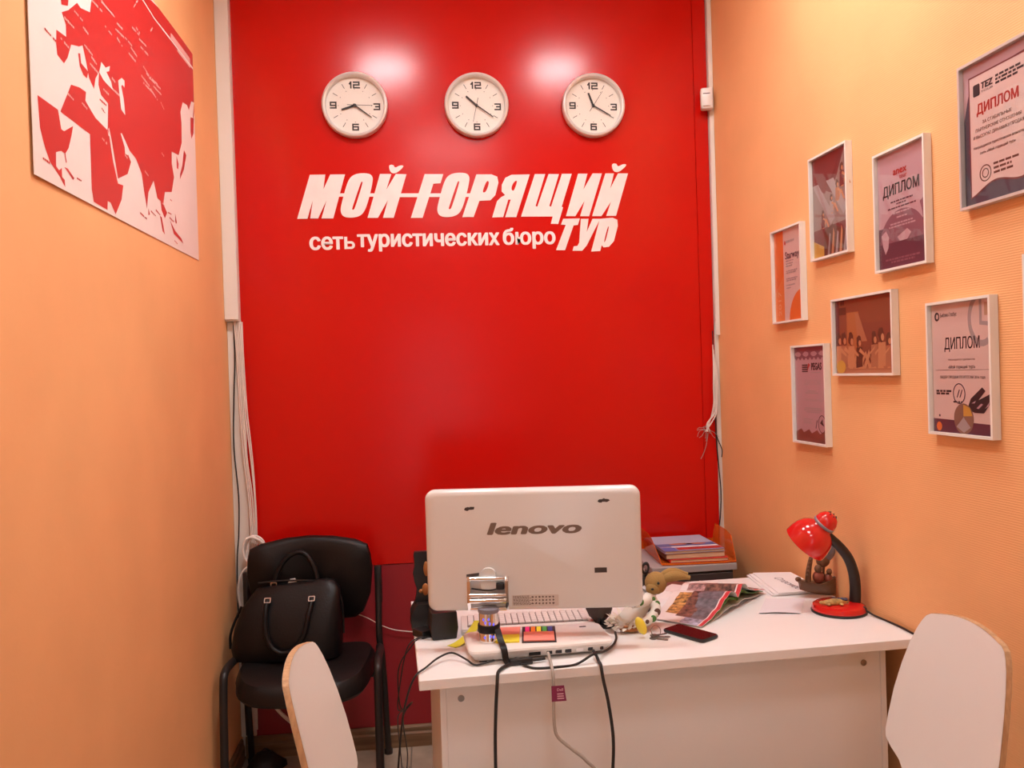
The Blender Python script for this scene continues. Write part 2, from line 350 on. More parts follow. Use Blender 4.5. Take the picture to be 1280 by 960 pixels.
LOGO = [["М",[[[-0.4886,2.1516],[-0.433,2.3273],[-0.3722,2.328],[-0.3818,2.2679],[-0.3526,2.3279],[-0.2943,2.3281],[-0.3465,2.1516],[-0.3927,2.1522],[-0.3701,2.2264],[-0.4063,2.1523],[-0.4372,2.1527],[-0.4244,2.2269],[-0.4486,2.1517]]]],["О",[[[-0.3183,2.1817],[-0.3088,2.2203],[-0.2873,2.2921],[-0.27,2.3207],[-0.2422,2.3322],[-0.2011,2.332],[-0.1855,2.3219],[-0.1834,2.3024],[-0.2017,2.2304],[-0.2198,2.1807],[-0.2397,2.1598],[-0.2755,2.1525],[-0.3081,2.1584]],[[-0.2704,2.1923],[-0.2324,2.2961],[-0.2274,2.3],[-0.2237,2.2944],[-0.2577,2.1949],[-0.2652,2.1839],[-0.2706,2.1868]]]],["Й",[[[-0.2097,2.1528],[-0.1544,2.3289],[-0.1092,2.3286],[-0.1318,2.2643],[-0.091,2.3285],[-0.0484,2.3272],[-0.1051,2.1516],[-0.1481,2.1521],[-0.1259,2.2242],[-0.1685,2.1523]]]],["breve",[[[-0.1185,2.3659],[-0.0981,2.3658],[-0.0941,2.3519],[-0.0732,2.364],[-0.055,2.3617],[-0.0796,2.3379],[-0.0992,2.3297],[-0.1144,2.3381]]]],["dash",[[[-0.3203,2.252],[-0.2985,2.2518],[-0.3022,2.2391],[-0.3245,2.2393]]]],["dash",[[[-0.1966,2.2509],[-0.1757,2.2508],[-0.1794,2.238],[-0.2009,2.2382]]]],["dash",[[[-0.0758,2.2499],[-0.0009,2.2493],[-0.0059,2.2348],[-0.0807,2.2355]]]],["dash",[[[0.0414,2.2489],[0.095,2.2485],[0.0912,2.2345],[0.0365,2.235]]]],["dash",[[[0.1892,2.2477],[0.2135,2.2475],[0.2091,2.2335],[0.1854,2.2337]]]],["Г",[[[-0.0358,2.1508],[0.0255,2.3273],[0.1009,2.3268],[0.0885,2.2905],[0.0594,2.2885],[0.0114,2.1503]]]],["О",[[[0.0698,2.1798],[0.0795,2.2189],[0.1014,2.2915],[0.1191,2.3205],[0.1476,2.3321],[0.1897,2.3319],[0.2057,2.3217],[0.2079,2.302],[0.1892,2.2291],[0.1707,2.1788],[0.1504,2.1577],[0.1137,2.1502],[0.0803,2.1562]],[[0.1189,2.1905],[0.1576,2.2956],[0.1628,2.2995],[0.1665,2.2939],[0.1319,2.1932],[0.1242,2.1821],[0.1187,2.1849]]]],["Р",[[[0.1731,2.1512],[0.2362,2.3249],[0.2983,2.3245],[0.3218,2.3148],[0.3256,2.2905],[0.3115,2.2399],[0.2904,2.2187],[0.2451,2.2168],[0.2193,2.1507]],[[0.2594,2.2572],[0.2759,2.2965],[0.2851,2.2993],[0.2869,2.2869],[0.2746,2.2554],[0.2631,2.2488]]]],["Я",[[[0.2956,2.1487],[0.3175,2.2145],[0.3351,2.2312],[0.3524,2.2395],[0.3381,2.2549],[0.3395,2.282],[0.3546,2.3101],[0.3806,2.3223],[0.4565,2.3236],[0.3951,2.1487],[0.3495,2.1492],[0.3746,2.2213],[0.3643,2.2214],[0.341,2.1493]],[[0.3782,2.2647],[0.3822,2.2816],[0.3952,2.2985],[0.4055,2.2984],[0.3893,2.2562],[0.3814,2.2579]]]],["Щ",[[[0.4151,2.1502],[0.4777,2.3246],[0.5207,2.3243],[0.4765,2.1931],[0.4838,2.1902],[0.5351,2.3242],[0.5782,2.324],[0.5339,2.1926],[0.5412,2.1896],[0.591,2.325],[0.6319,2.3248],[0.5856,2.1892],[0.5913,2.1863],[0.569,2.1183],[0.5385,2.1198],[0.5469,2.1498]]]],["И",[[[0.6028,2.1503],[0.6591,2.3252],[0.698,2.325],[0.6791,2.2595],[0.7201,2.326],[0.759,2.3257],[0.7001,2.1492],[0.6624,2.1497],[0.6835,2.2139],[0.6421,2.1499]]]],["Й",[[[0.7129,2.1491],[0.7742,2.3256],[0.8104,2.3254],[0.7921,2.2615],[0.8279,2.3253],[0.8701,2.3251],[0.8138,2.1491],[0.7729,2.1496],[0.7952,2.21],[0.7524,2.1486]]]],["breve",[[[0.8017,2.3667],[0.8233,2.3666],[0.8276,2.3522],[0.8496,2.3647],[0.8689,2.3623],[0.8429,2.3378],[0.8222,2.3294],[0.8061,2.338]]]],["Т",[[[0.5804,2.1153],[0.5909,2.1391],[0.6604,2.14],[0.6514,2.1133],[0.6334,2.1118],[0.5944,2.0098],[0.5569,2.0104],[0.6005,2.1139]]]],["У",[[[0.6649,2.1382],[0.6968,2.1379],[0.6876,2.0826],[0.7143,2.1377],[0.7463,2.1373],[0.6859,2.0272],[0.6666,2.0059],[0.6261,2.0065],[0.6313,2.0246],[0.647,2.0261],[0.655,2.0403]]]],["Р",[[[0.7043,2.0024],[0.7451,2.1373],[0.7989,2.1413],[0.8191,2.1324],[0.8201,2.1066],[0.8018,2.0439],[0.7806,2.0213],[0.7572,2.0187],[0.7499,2.0286],[0.7422,2.0035]],[[0.7578,2.0388],[0.7773,2.1043],[0.7832,2.1071],[0.7798,2.09],[0.7655,2.0415]]]]]

def loft(mb, rings, caps=True):
    n = len(rings[0]); vs = [p for r in rings for p in r]; fs = []
    for i in range(len(rings)-1):
        for k in range(n): fs.append((i*n+k, i*n+(k+1) % n, (i+1)*n+(k+1) % n, (i+1)*n+k))
    if caps: fs.append(tuple(range(n))[::-1]); fs.append(tuple((len(rings)-1)*n+k for k in range(n)))
    return mb.add(vs, fs)

def thin_glass(name, refl=.025, tint=(1, 1, 1), rough=.02):
    if name in MATS: return MATS[name]
    mt = bpy.data.materials.new(name); mt.use_nodes = True; nt = mt.node_tree; nt.nodes.clear()
    o = nt.nodes.new('ShaderNodeOutputMaterial'); mx = nt.nodes.new('ShaderNodeMixShader'); lw = nt.nodes.new('ShaderNodeLayerWeight')
    t = nt.nodes.new('ShaderNodeBsdfTransparent'); g = nt.nodes.new('ShaderNodeBsdfGlossy'); g.inputs['Roughness'].default_value = rough
    t.inputs['Color'].default_value = (*tint, 1); lw.inputs['Blend'].default_value = .5
    pw = nt.nodes.new('ShaderNodeMath'); pw.operation = 'POWER'; pw.inputs[1].default_value = 5
    ml = nt.nodes.new('ShaderNodeMath'); ml.operation = 'MULTIPLY_ADD'; ml.inputs[1].default_value = .8; ml.inputs[2].default_value = refl
    nt.links.new(lw.outputs['Facing'], pw.inputs[0]); nt.links.new(pw.outputs[0], ml.inputs[0]); nt.links.new(ml.outputs[0], mx.inputs[0])
    nt.links.new(t.outputs[0], mx.inputs[1]); nt.links.new(g.outputs[0], mx.inputs[2]); nt.links.new(mx.outputs[0], o.inputs[0])
    MATS[name] = mt; return mt
TGLASS = thin_glass('thin_clear_glass')

# ================================================================== the room
YB, YF, XL, ZC = 3.40, -2.60, -0.775, 3.25
def xr(y): return 1.242+(YB-y)*.0285
fl = struct(MB().box((XL-.1, YF-.1, -.06), (xr(YF)+.1, YB+.1, -.004)).build('floor', GROUT))
TS = .33
tile_me = MB().box((.002, .002, -.01), (TS-.002, TS-.002, 0), .0015, 1).mesh('tile', TILE)
for i in range(7):
    for j in range(18):
        if XL+i*TS+TS > xr(YB-(j+1)*TS)+.09: continue
        o = link('tile', tile_me, fl); o.location = (XL+.012+i*TS, YB-(j+1)*TS, 0)
struct(MB().box((XL-.1, YF-.1, ZC), (xr(YF)+.1, YB+.1, ZC+.08)).build('ceiling', CEILW))
wb = struct(MB().box((XL-.1, YB+.012, 0), (xr(YB)+.1, YB+.1, ZC)).build('wall_back', PLASTER))
# glossy red boards over the upper wall, satin red paint below
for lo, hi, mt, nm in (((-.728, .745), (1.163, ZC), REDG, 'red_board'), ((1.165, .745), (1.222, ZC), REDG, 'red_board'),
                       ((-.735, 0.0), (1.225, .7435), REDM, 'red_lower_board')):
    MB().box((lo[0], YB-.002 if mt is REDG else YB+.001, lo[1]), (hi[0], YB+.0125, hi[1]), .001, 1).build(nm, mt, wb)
part_label(wb.children[0], 'glossy red board'); 
MB().box((1.224, YB-.001, 0), (1.262, YB+.0125, ZC)).build('corner_strip', PLASTER, wb)
struct(MB().box((XL-.1, YF, 0), (XL, YB+.012, ZC)).build('wall_left', ORANGE2))
w = MB(); a, b = xr(YF), xr(YB+.012)
w.add([(a, YF, 0), (b, YB+.012, 0), (b+.1, YB+.012, 0), (a+.1, YF, 0), (a, YF, ZC), (b, YB+.012, ZC), (b+.1, YB+.012, ZC), (a+.1, YF, ZC)],
      [(0, 1, 5, 4), (1, 2, 6, 5), (2, 3, 7, 6), (3, 0, 4, 7), (0, 3, 2, 1), (4, 5, 6, 7)])
struct(w.build('wall_right', ORANGE))
# shop front behind the visitor: piers, parapet, head and a glazed opening
wf = MB(); x0, x1 = XL-.1, xr(YF)+.1
wf.box((x0, YF-.12, 0), (-.30, YF, ZC)); wf.box((.60, YF-.12, 0), (x1, YF, ZC)); wf.box((-.30, YF-.12, 2.25), (.60, YF, ZC))
struct(wf.build('wall_front', PLASTER))
win = struct(MB().prism([rect(-.30, .002, .60, 2.25), rect(-.20, .25, .50, 2.13)], -.03, .03,
      Matrix.Translation((0, YF-.06, 0)) @ Matrix.Rotation(PI/2, 4, 'X')).build('door_1', TRUNK))
MB().box((-.20, YF-.063, .25), (.50, YF-.057, 2.13)).build('pane', TGLASS, win)
MB().tube([(.54, YF+.03, .95), (.54, YF+.03, 1.25)], .012, 10, False).build('door_handle', STEEL, win)
def skirting(name, p, q, h, t):
    d = Vector((q[0]-p[0], q[1]-p[1], 0)); L = d.length
    prof = [(0, 0), (t, 0), (t, h*.62), (t*.7, h*.72), (t*.7, h*.9), (t*.4, h), (0, h)]
    X = d.normalized(); Y = Vector((0, 0, 1)); N = X.cross(Y)
    mb = MB().prism(prof, 0, L, basis((p[0], p[1], 0), N, Y, X))
    return struct(mb.build(name, SKIRT))
skirting('baseboard_back', (XL+.016, YB-.001), (xr(YB)-.016, YB-.001), .085, .018)
skirting('baseboard_left', (XL, YF+.02), (XL, YB-.02), .085, .014)
skirting('baseboard_right', (xr(YB)-.0, YB-.02), (xr(YF), YF+.02), .085, .014)

# ceiling luminaires (above the frame; they light the room)
def ceiling_light(x, y, sx, sy, label, k=1.0):
    t = thing('ceiling_light', label, 'light', (x, y, ZC), 0, 'square ceiling lights')
    fr = MB(); fr.prism([rect(-sx/2, -sy/2, sx/2, sy/2), rect(-sx/2+.015, -sy/2+.015, sx/2-.015, sy/2-.015)], -.03, -.001)
    fr.build('light_frame', TRUNK, t)
    em = mat('lit_diffuser_%d' % int(k*100), (.9, .9, .9), .5, emit=(LAMP_COL, LAMP*k))
    MB().box((-sx/2+.016, -sy/2+.016, -.024), (sx/2-.016, sy/2-.016, -.002)).build('diffuser', em, t)
ceiling_light(-.16, 2.14, .30, .26, 'square ceiling light nearest the left wall above the red wall', 3.1)
ceiling_light(.80, 2.14, .28, .26, 'square ceiling light nearest the right wall above the red wall', 3.1)
ceiling_light(.25, .55, .60, .60, 'large square ceiling light in the middle of the room', .50)
ceiling_light(.25, -1.3, .60, .60, 'large square ceiling light near the shop window', .40)

# ================================================================== wall lettering
BACKM = basis((0, YB-.0022, 0), (1, 0, 0), (0, 0, 1), (0, -1, 0))
t = thing('wall_sign', 'big slanted white letters of the company name on the red wall', 'sign', M=BACKM)
NAMES = {'breve': 'breve', 'dash': 'dash'}
def chaikin(l, n=2):
    for _ in range(n):
        l = [q for i in range(len(l)) for q in ((l[i][0]*.75+l[(i+1) % len(l)][0]*.25, l[i][1]*.75+l[(i+1) % len(l)][1]*.25), (l[i][0]*.25+l[(i+1) % len(l)][0]*.75, l[i][1]*.25+l[(i+1) % len(l)][1]*.75))]
    return l
for ch, loops in LOGO:
    if ch in ('О', 'breve'): loops = [chaikin(l) for l in loops]
    elif len(loops) > 1: loops = [loops[0], chaikin(loops[1])]
    MB().prism(loops, 0.0, .0024 if ch == 'dash' else .003).build(NAMES.get(ch, 'letter'), VINYLW, t)
t = thing('wall_sign', 'small white lettering line under the big company name on the red wall', 'sign', M=BACKM)
def letter_row(txt, x0, x1, y, xh, parent, mt, th=.002, bold=.034):
    me = text_mesh(txt, 1.0)
    ref = text_mesh('х', 1.0); rb = bounds(ref); bpy.data.meshes.remove(ref)
    a, b, c, d = bounds(me); sx = (x1-x0)/(b-a); sy = xh/(rb[3]-rb[2])
    for isl in split_islands(me):
        ids = {}; vs = []; fs = []
        for pi in isl:
            f = []
            for vi in me.polygons[pi].vertices:
                co = me.vertices[vi].co; k = (round(co.x, 5), round(co.y, 5))
                if k not in ids: ids[k] = len(vs); vs.append((x0+(co.x-a)*sx, y+(co.y-rb[2])*sy))
                f.append(ids[k])
            if len(set(f)) == len(f): fs.append(f)
        n = len(vs); edges = {(f[i], f[(i+1) % len(f)]) for f in fs for i in range(len(f))}
        side = [(i, j, j+n, i+n) for (i, j) in edges if (j, i) not in edges]
        mb = MB(); e = bold*sy
        for k, (dx, dy) in enumerate(((0, 0), (e, 0), (-e, 0), (e*.6, e*.5), (-e*.6, -e*.5), (e*.6, -e*.5), (-e*.6, e*.5))):
            mb.add([(p[0]+dx, p[1]+dy, th+k*.00005) for p in vs]+[(p[0]+dx, p[1]+dy, 0) for p in vs], fs+[tuple(q+n for q in f[::-1]) for f in fs]+side)
        o = mb.mesh('letter', mt); link('letter', o, parent)
    bpy.data.meshes.remove(me)
letter_row('сет', -.441, -.313, 2.028, .049, t, VINYLW)
SB = [(-.306, 2.077), (-.306, 2.028)]+[(-.2795+.0155*math.cos(R(a)), 2.0435+.0155*math.sin(R(a))) for a in range(-90, 91, 15)]+[(-.294, 2.059), (-.294, 2.077)]
MB().prism([SB, [(-.294, 2.050)]+[(-.281+.0065*math.cos(R(a)), 2.0435+.0065*math.sin(R(a))) for a in range(90, -91, -20)]+[(-.294, 2.037)]], 0, .002).build('letter', VINYLW, t)
letter_row('туристических', -.252, .320, 2.036, .049, t, VINYLW)
letter_row('бюро', .340, .553, 2.037, .049, t, VINYLW)

# ================================================================== wall clocks
DIGITS = {'1': [[(-.25, .72), (.12, 1), (.12, 0)]],
          '2': [[(-.5, 1), (.5, 1), (.5, .52), (-.5, .52), (-.5, 0), (.55, 0)]],
          '3': [[(-.5, 1), (.5, 1), (.5, 0), (-.5, 0)], [(-.2, .5), (.5, .5)]],
          '6': [[(.5, 1), (-.5, 1), (-.5, 0), (.5, 0), (.5, .55), (-.5, .55)]],
          '9': [[(-.5, 0), (.5, 0), (.5, 1), (-.5, 1), (-.5, .45), (.5, .45)]]}
def digit(mb, ch, cx, cy, w, h, s, z):
    for line in DIGITS[ch]:
        pts = [Vector((cx+x*(w-s), cy-h/2+s/2+y*(h-s), 0)) for x, y in line]
        for i in range(len(pts)-1):
            d = pts[i+1]-pts[i]; u_ = d.normalized(); nrm = Vector((-u_.y, u_.x, 0))
            p = pts[i]-u_*s*.5; q = pts[i+1]+u_*s*.5
            mb.prism([(p-nrm*s/2)[:2], (q-nrm*s/2)[:2], (q+nrm*s/2)[:2], (p+nrm*s/2)[:2]], z, z+.0006)
RIM = mat('silver_clock_rim', (.74, .72, .70), .32, .25)
def clock(x, z, hands, label, zrot=0):
    t = thing('wall_clock', label, 'clock', M=basis((x, YB-.002, z), (1, 0, 0), (0, 0, 1), (0, -1, 0)), group='wall clocks over the company name')
    r0 = .131
    MB().lathe([(r0-.004, 0), (r0, .006), (r0, .028), (r0-.003, .036), (r0-.009, .039), (r0-.014, .036), (r0-.016, .026), (r0-.0165, .014), (r0-.0165, .0)], 56, close=True).build('rim', RIM, t, True)
    MB().lathe([(1e-7, .004), (r0-.0165, .004), (r0-.0165, .012), (1e-7, .012)], 56).build('dial', DIAL, t)
    zz = .0122
    for ch, cx, cy in (('1', -.0155, .083), ('2', .008, .083), ('3', .087, -.004), ('6', .0, -.086), ('9', -.086, .002)):
        mb = MB(); digit(mb, ch, cx, cy, .027 if ch != '1' else .02, .028, .0058, zz); mb.build('numeral', INK, t)
    for k in range(12):
        a = 2*PI*k/12
        if k % 3:
            mb = MB(); u_ = (math.sin(a), math.cos(a)); n_ = (-u_[1], u_[0])
            r1, r2, hw = .079, .099, .0011
            mb.prism([(u_[0]*r1-n_[0]*hw, u_[1]*r1-n_[1]*hw), (u_[0]*r2-n_[0]*hw, u_[1]*r2-n_[1]*hw), (u_[0]*r2+n_[0]*hw, u_[1]*r2+n_[1]*hw), (u_[0]*r1+n_[0]*hw, u_[1]*r1+n_[1]*hw)], zz, zz+.0006)
            mb.build('hour_mark', INK, t)
        mb = MB(); mb.prism(circ(math.sin(a)*.066, math.cos(a)*.066, .0016, n=8), zz, zz+.0005); mb.build('dot', INK, t)
    for hd, (ang, L, tail, w0, w1, hz) in zip(('hour_hand', 'minute_hand', 'second_hand'),
          ((hands[0], .056, .006, .0042, .0036, .016), (hands[1], .082, .008, .0028, .0018, .019), (hands[2], .070, .03, .0011, .0007, .022))):
        a = R(ang); u_ = Vector((math.sin(a), math.cos(a))); n_ = Vector((-u_.y, u_.x))
        mb = MB(); mb.prism([tuple(-u_*tail-n_*w0), tuple(u_*L-n_*w1), tuple(u_*L+n_*w1), tuple(-u_*tail+n_*w0)], hz, hz+.0012)
        mb.build(hd, INK, t)
    MB().lathe([(1e-7, .0125), (.005, .0125), (.005, .024), (1e-7, .0245)], 16).build('hand_hub', INK, t)
    MB().lathe([(1e-7, .030), (r0-.0162, .030), (r0-.0162, .0315), (1e-7, .0315)], 48).build('glass', TGLASS, t)
clock(-.2447, 2.601, (252, 127, 91.4), 'left wall clock showing about twenty past eight on red wall')
clock(.2445, 2.602, (312, 125, 193), 'middle wall clock with hands at about twenty past ten on red wall')
clock(.7285, 2.602, (340, 120, 34), 'right wall clock showing about twenty past eleven, nearest the motion sensor')

# ================================================================== world map on the left wall
MW, MH = 1.236, .719
t = thing('wall_map', 'red and white paper world map pinned on the left orange wall', 'map', M=basis((XL, 1.762, 1.934), (0, 1, 0), (0, 0, 1), (1, 0, 0)))
def sheet_z(u_, v_):   # gentle curl of the sheet away from the wall at its near edge and top corner
    return .0022+.004*(1-u_/MW)**3+.003*math.sin(u_*4.1)**2*(v_/MH)
MB().grid(lambda a, b: (a*MW, b*MH, sheet_z(a*MW, b*MH)), 30, 16, .0012).build('sheet', MAPW, t, True)
def cut_polygon(loops):
    """tessellate a printed shape finely enough to follow the curl of the sheet"""
    bm = bmesh.new()
    tris = tessellate_polygon([[Vector((p[0], p[1], 0)) for p in loops]])
    vs = [bm.verts.new((p[0], p[1], 0)) for p in loops]
    for tr in tris:
        try: bm.faces.new([vs[i] for i in tr])
        except ValueError: pass
    for k in range(1, 30):
        bmesh.ops.bisect_plane(bm, geom=bm.verts[:]+bm.edges[:]+bm.faces[:], plane_co=(MW*k/30, 0, 0), plane_no=(1, 0, 0))
    for k in range(1, 16):
        bmesh.ops.bisect_plane(bm, geom=bm.verts[:]+bm.edges[:]+bm.faces[:], plane_co=(0, MH*k/16, 0), plane_no=(0, 1, 0))
    return bm
def map_print(name, loops, mt, dz):
    bm = cut_polygon(loops)
    for v in bm.verts: v.co.z = sheet_z(v.co.x, v.co.y)+dz
    bmesh.ops.recalc_face_normals(bm, faces=bm.faces)
    me = bpy.data.meshes.new(name); bm.to_mesh(me); bm.free(); me.materials.append(mt)
    return link(name, me, t)
for p in MAP_RED: map_print('landmass', p, MAPR, .0004)
for p in MAP_WHITE: map_print('inland_sea', p, MAPW, .0007)
def streaks(lines, mt, dz, wd):
    mb = MB()
    for (a, b) in lines:
        a = Vector(a); b = Vector(b); L = (b-a).length; n = max(2, int(L/.008))
        d = (b-a)/n; nr = Vector((-d.y, d.x)).normalized()
        for i in range(n):
            if random.random() < .12: continue
            p = a+d*i; q = a+d*(i+.78); h = wd*random.uniform(.6, 1.1)
            c = [p-nr*h, q-nr*h, q+nr*h, p+nr*h]
            mb.add([(k.x, k.y, sheet_z(k.x, k.y)+dz) for k in c], [(0, 1, 2, 3)])
    o = mb.build('place_names', mt, t); o['kind'] = 'stuff'; return o
MAPPINK = mat('map_pink_lettering', (.80, .45, .40), .6)
streaks(MAP_LABELS_LIGHT, MAPPINK, .0008, .0030); streaks(MAP_LABELS_DARK, MAPR, .0006, .0026)
# title block at the far top corner
map_print('title_block', [(.985, .690), (1.20, .690), (1.20, .672), (.985, .672)], MAPPINK, .0008)
map_print('title_block', [(1.05, .664), (1.20, .664), (1.20, .656), (1.05, .656)], MAPPINK, .0008)

# ================================================================== framed certificates on the right wall
wd_ = Vector((-.0285, 1, 0)).normalized()       # along the wall, away from the camera
WX = -wd_; WY = Vector((0, 0, 1)); WZ = WX.cross(WY)
def wall_pt(y, z): return Vector((xr(y), y, z))
def frame(yl, zb, w, h, label, draw, depth=.021, bw=.0065, back=PAPER, fm=FRAMEW, name='framed_certificate', group='framed certificates on the right wall'):
    o = wall_pt(yl, zb)+WZ*.001
    t = thing(name, label, 'picture frame', M=basis(o, WX, WY, WZ), group=group)
    prof = MB()
    # moulding: four mitred bars
    out = rect(0, 0, w, h); inn = rect(bw, bw, w-bw, h-bw)
    for i in range(4):
        j = (i+1) % 4
        MB().prism([out[i], out[j], inn[j], inn[i]], .0, depth).build('frame_bar', fm, t)
    MB().box((bw*.5, bw*.5, .001), (w-bw*.5, h-bw*.5, depth-.012)).build('print', back, t)
    z = depth-.0118
    draw(t, bw, bw, w-2*bw, h-2*bw, z)
    MB().box((bw*.6, bw*.6, depth-.0095), (w-bw*.6, h-bw*.6, depth-.0075)).build('glazing', TGLASS, t)
    return t
def m3(name, c, r=.55): return mat(name, c, r)
C_PURP = m3('print_plum', (.10, .028, .05)); C_PURP2 = m3('print_dusky_purple', (.22, .09, .12)); C_LILAC = m3('print_lilac', (.48, .30, .33))
C_NAVY = m3('print_navy', (.045, .035, .06)); C_ROSE = m3('print_rose_paper', (.66, .48, .44)); C_ORNG = m3('print_orange', (.72, .16, .03)); C_BROWN = m3('print_brown', (.10, .035, .02))
C_SKIN = m3('print_skin', (.56, .25, .12)); C_SAND = m3('print_sand', (.42, .17, .085)); C_GREY = m3('print_grey', (.36, .30, .30)); C_GOLD = m3('print_gold', (.55, .30, .05)); C_REDT = m3('print_red', (.45, .03, .02)); C_MAR = m3('print_maroon', (.16, .03, .03))
def lines(t, x0, x1, ys, h, z, mt=INK, seed=1, centre=True):
    """rows of print too small to read: little word blocks"""
    rd = random.Random(seed)
    for y, k in ys:
        L = (x1-x0)*k; x = x0+((x1-x0)-L)/2 if centre else x0; e = x+L; mb = MB()
        while x < e-.002:
            wl = min(rd.uniform(.006, .02), e-x); mb.prism(rect(x, y, x+wl, y+h), z, z+.0002); x += wl+.003
        mb.build('text_line', mt, t)
def d_tez(t, x, y, w, h, z):
    flat('border', rect(x, y, x+w, y+h), z, C_NAVY, t)
    flat('lilac_corner', [(x, y+h), (x, y+h*.62), (x+w*.12, y+h*.9), (x+w, y+h*.93), (x+w, y+h)], z+.0003, C_LILAC, t)  # lilac patch over the top left corner and upper edge
    px0, px1, py1 = x+.022, x+w-.02, y+h-.03
    bot = [(px0+(px1-px0)*k/14, y+.030+.012*math.sin(k/14*2*PI-1.0)+.02*(k/14)**2) for k in range(15)]
    flat('scroll_edge', [(px0-.004, py1+.004)]+[(a-.004 if i == 0 else a, b-.004) for i, (a, b) in enumerate(bot)]+[(px1+.003, py1+.004)], z+.0006, C_MAR, t)
    flat('scroll', [(px0, py1)]+bot+[(px1, py1)], z+.0009, C_ROSE, t); z += .0013
    flat('emblem', rrect(px0+.012, py1-.045, px0+.034, py1-.018, .004), z, INK, t)
    fit_text('lettering', 'TEZ', px0+.038, px0+.077, py1-.034, .016, INK, t, z+.0003, .06, .1)
    fit_text('lettering', 'TOUR', px0+.038, px0+.077, py1-.042, .005, INK, t, z+.0003)
    lines(t, px0+.084, px1-.008, ((py1-.022, .9), (py1-.030, 1), (py1-.038, .75)), .005, z, INK, 3, False)
    fit_text('lettering', 'ДИПЛОМ', px0+.022, px1-.028, py1-.088, .024, C_REDT, t, z+.0003, .04)
    fit_text('lettering', 'ЗА СТАБИЛЬНЫЕ', px0+.04, px1-.05, py1-.112, .0075, C_BROWN, t, z+.0003, .01)
    fit_text('lettering', 'ПАРТНЕРСКИЕ ОТНОШЕНИЯ', px0+.018, px1-.022, py1-.127, .0075, C_BROWN, t, z+.0003, .01)
    fit_text('lettering', 'И ВЫСОКУЮ ДИНАМИКУ ПРОДАЖ', px0+.010, px1-.012, py1-.142, .0075, C_BROWN, t, z+.0003, .01)
    fit_text('lettering', 'Награждается туристическое агентство', px0+.010, px1-.012, py1-.165, .0065, C_BROWN, t, z+.0003, .02)
    fit_text('lettering', 'сеть «Мой горящий тур»', px0+.03, px1-.04, py1-.180, .0065, C_BROWN, t, z+.0003, .02)
    flat('seal', [circ(px0+.046, y+.066, .019), circ(px0+.046, y+.066, .0165)], z, C_BROWN, t)
    flat('seal', [circ(px0+.046, y+.066, .011), circ(px0+.046, y+.066, .0085)], z, C_BROWN, t)
    lines(t, px0+.072, px1-.03, ((y+.078, 1), (y+.068, .7), (y+.058, .75)), .005, z, C_BROWN, 5, False)
frame(1.832, 1.851, .236, .334, 'navy bordered diploma with scroll parchment and round seal, topmost on the wall', d_tez, bw=.0065, fm=mat('silver_frame', (.66, .63, .60), .3, .4), back=C_NAVY)
def d_anex(t, x, y, w, h, z):
    flat('pale_top', rect(x, y+h*.34, x+w, y+h), z, C_LILAC, t)
    flat('plum_ground', rect(x, y, x+w, y+h*.36), z+.0002, C_PURP, t)
    g = [(x+w*.5+w*.47*math.cos(a), y+h*.22+h*.27*math.sin(a)) for a in [PI*k/16 for k in range(17)]]
    flat('globe', g, z+.0004, C_PURP2, t)
    flat('continent', [(x+w*.06, y+h*.30), (x+w*.16, y+h*.335), (x+w*.22, y+h*.27), (x+w*.2, y+h*.18), (x+w*.14, y+h*.13), (x+w*.09, y+h*.2)], z+.0007, C_LILAC, t)
    flat('continent', [(x+w*.40, y+h*.26), (x+w*.60, y+h*.31), (x+w*.68, y+h*.27), (x+w*.6, y+h*.22), (x+w*.45, y+h*.22)], z+.0007, C_LILAC, t)
    flat('continent', [(x+w*.86, y+h*.5), (x+w, y+h*.55), (x+w, y+h*.36), (x+w*.93, y+h*.33), (x+w*.9, y+h*.42)], z+.0007, C_PURP2, t)
    z += .0010
    fit_text('lettering', 'anex', x+w*.34, x+w*.62, y+h*.79, .021, C_REDT, t, z, .03)
    fit_text('lettering', 'tour', x+w*.47, x+w*.62, y+h*.745, .013, C_REDT, t, z, .01)
    fit_text('lettering', 'ДИПЛОМ', x+w*.11, x+w*.86, y+h*.625, .030, INK, t, z, .025)
    lines(t, x+w*.2, x+w*.8, ((y+h*.56, .75), (y+h*.535, .35), (y+h*.505, .95)), .004, z, C_PURP, 7)
    lines(t, x+w*.2, x+w*.8, ((y+h*.46, .6), (y+h*.42, .35), (y+h*.37, .8), (y+h*.345, .9)), .004, z, C_LILAC, 8)
    lines(t, x+w*.1, x+w*.9, ((y+h*.07, .9), (y+h*.045, .6)), .005, z, C_PURP2, 9)
frame(2.190, 1.749, .228, .325, 'certificate with purple globe print and bold black heading, left of the navy bordered diploma', d_anex, back=C_LILAC)
def blob(cx, cy, rx, ry, n=14, seed=0, j=.12):
    rd = random.Random(seed); return [(cx+rx*math.cos(2*PI*i/n)*rd.uniform(1-j, 1+j), cy+ry*math.sin(2*PI*i/n)*rd.uniform(1-j, 1+j)) for i in range(n)]
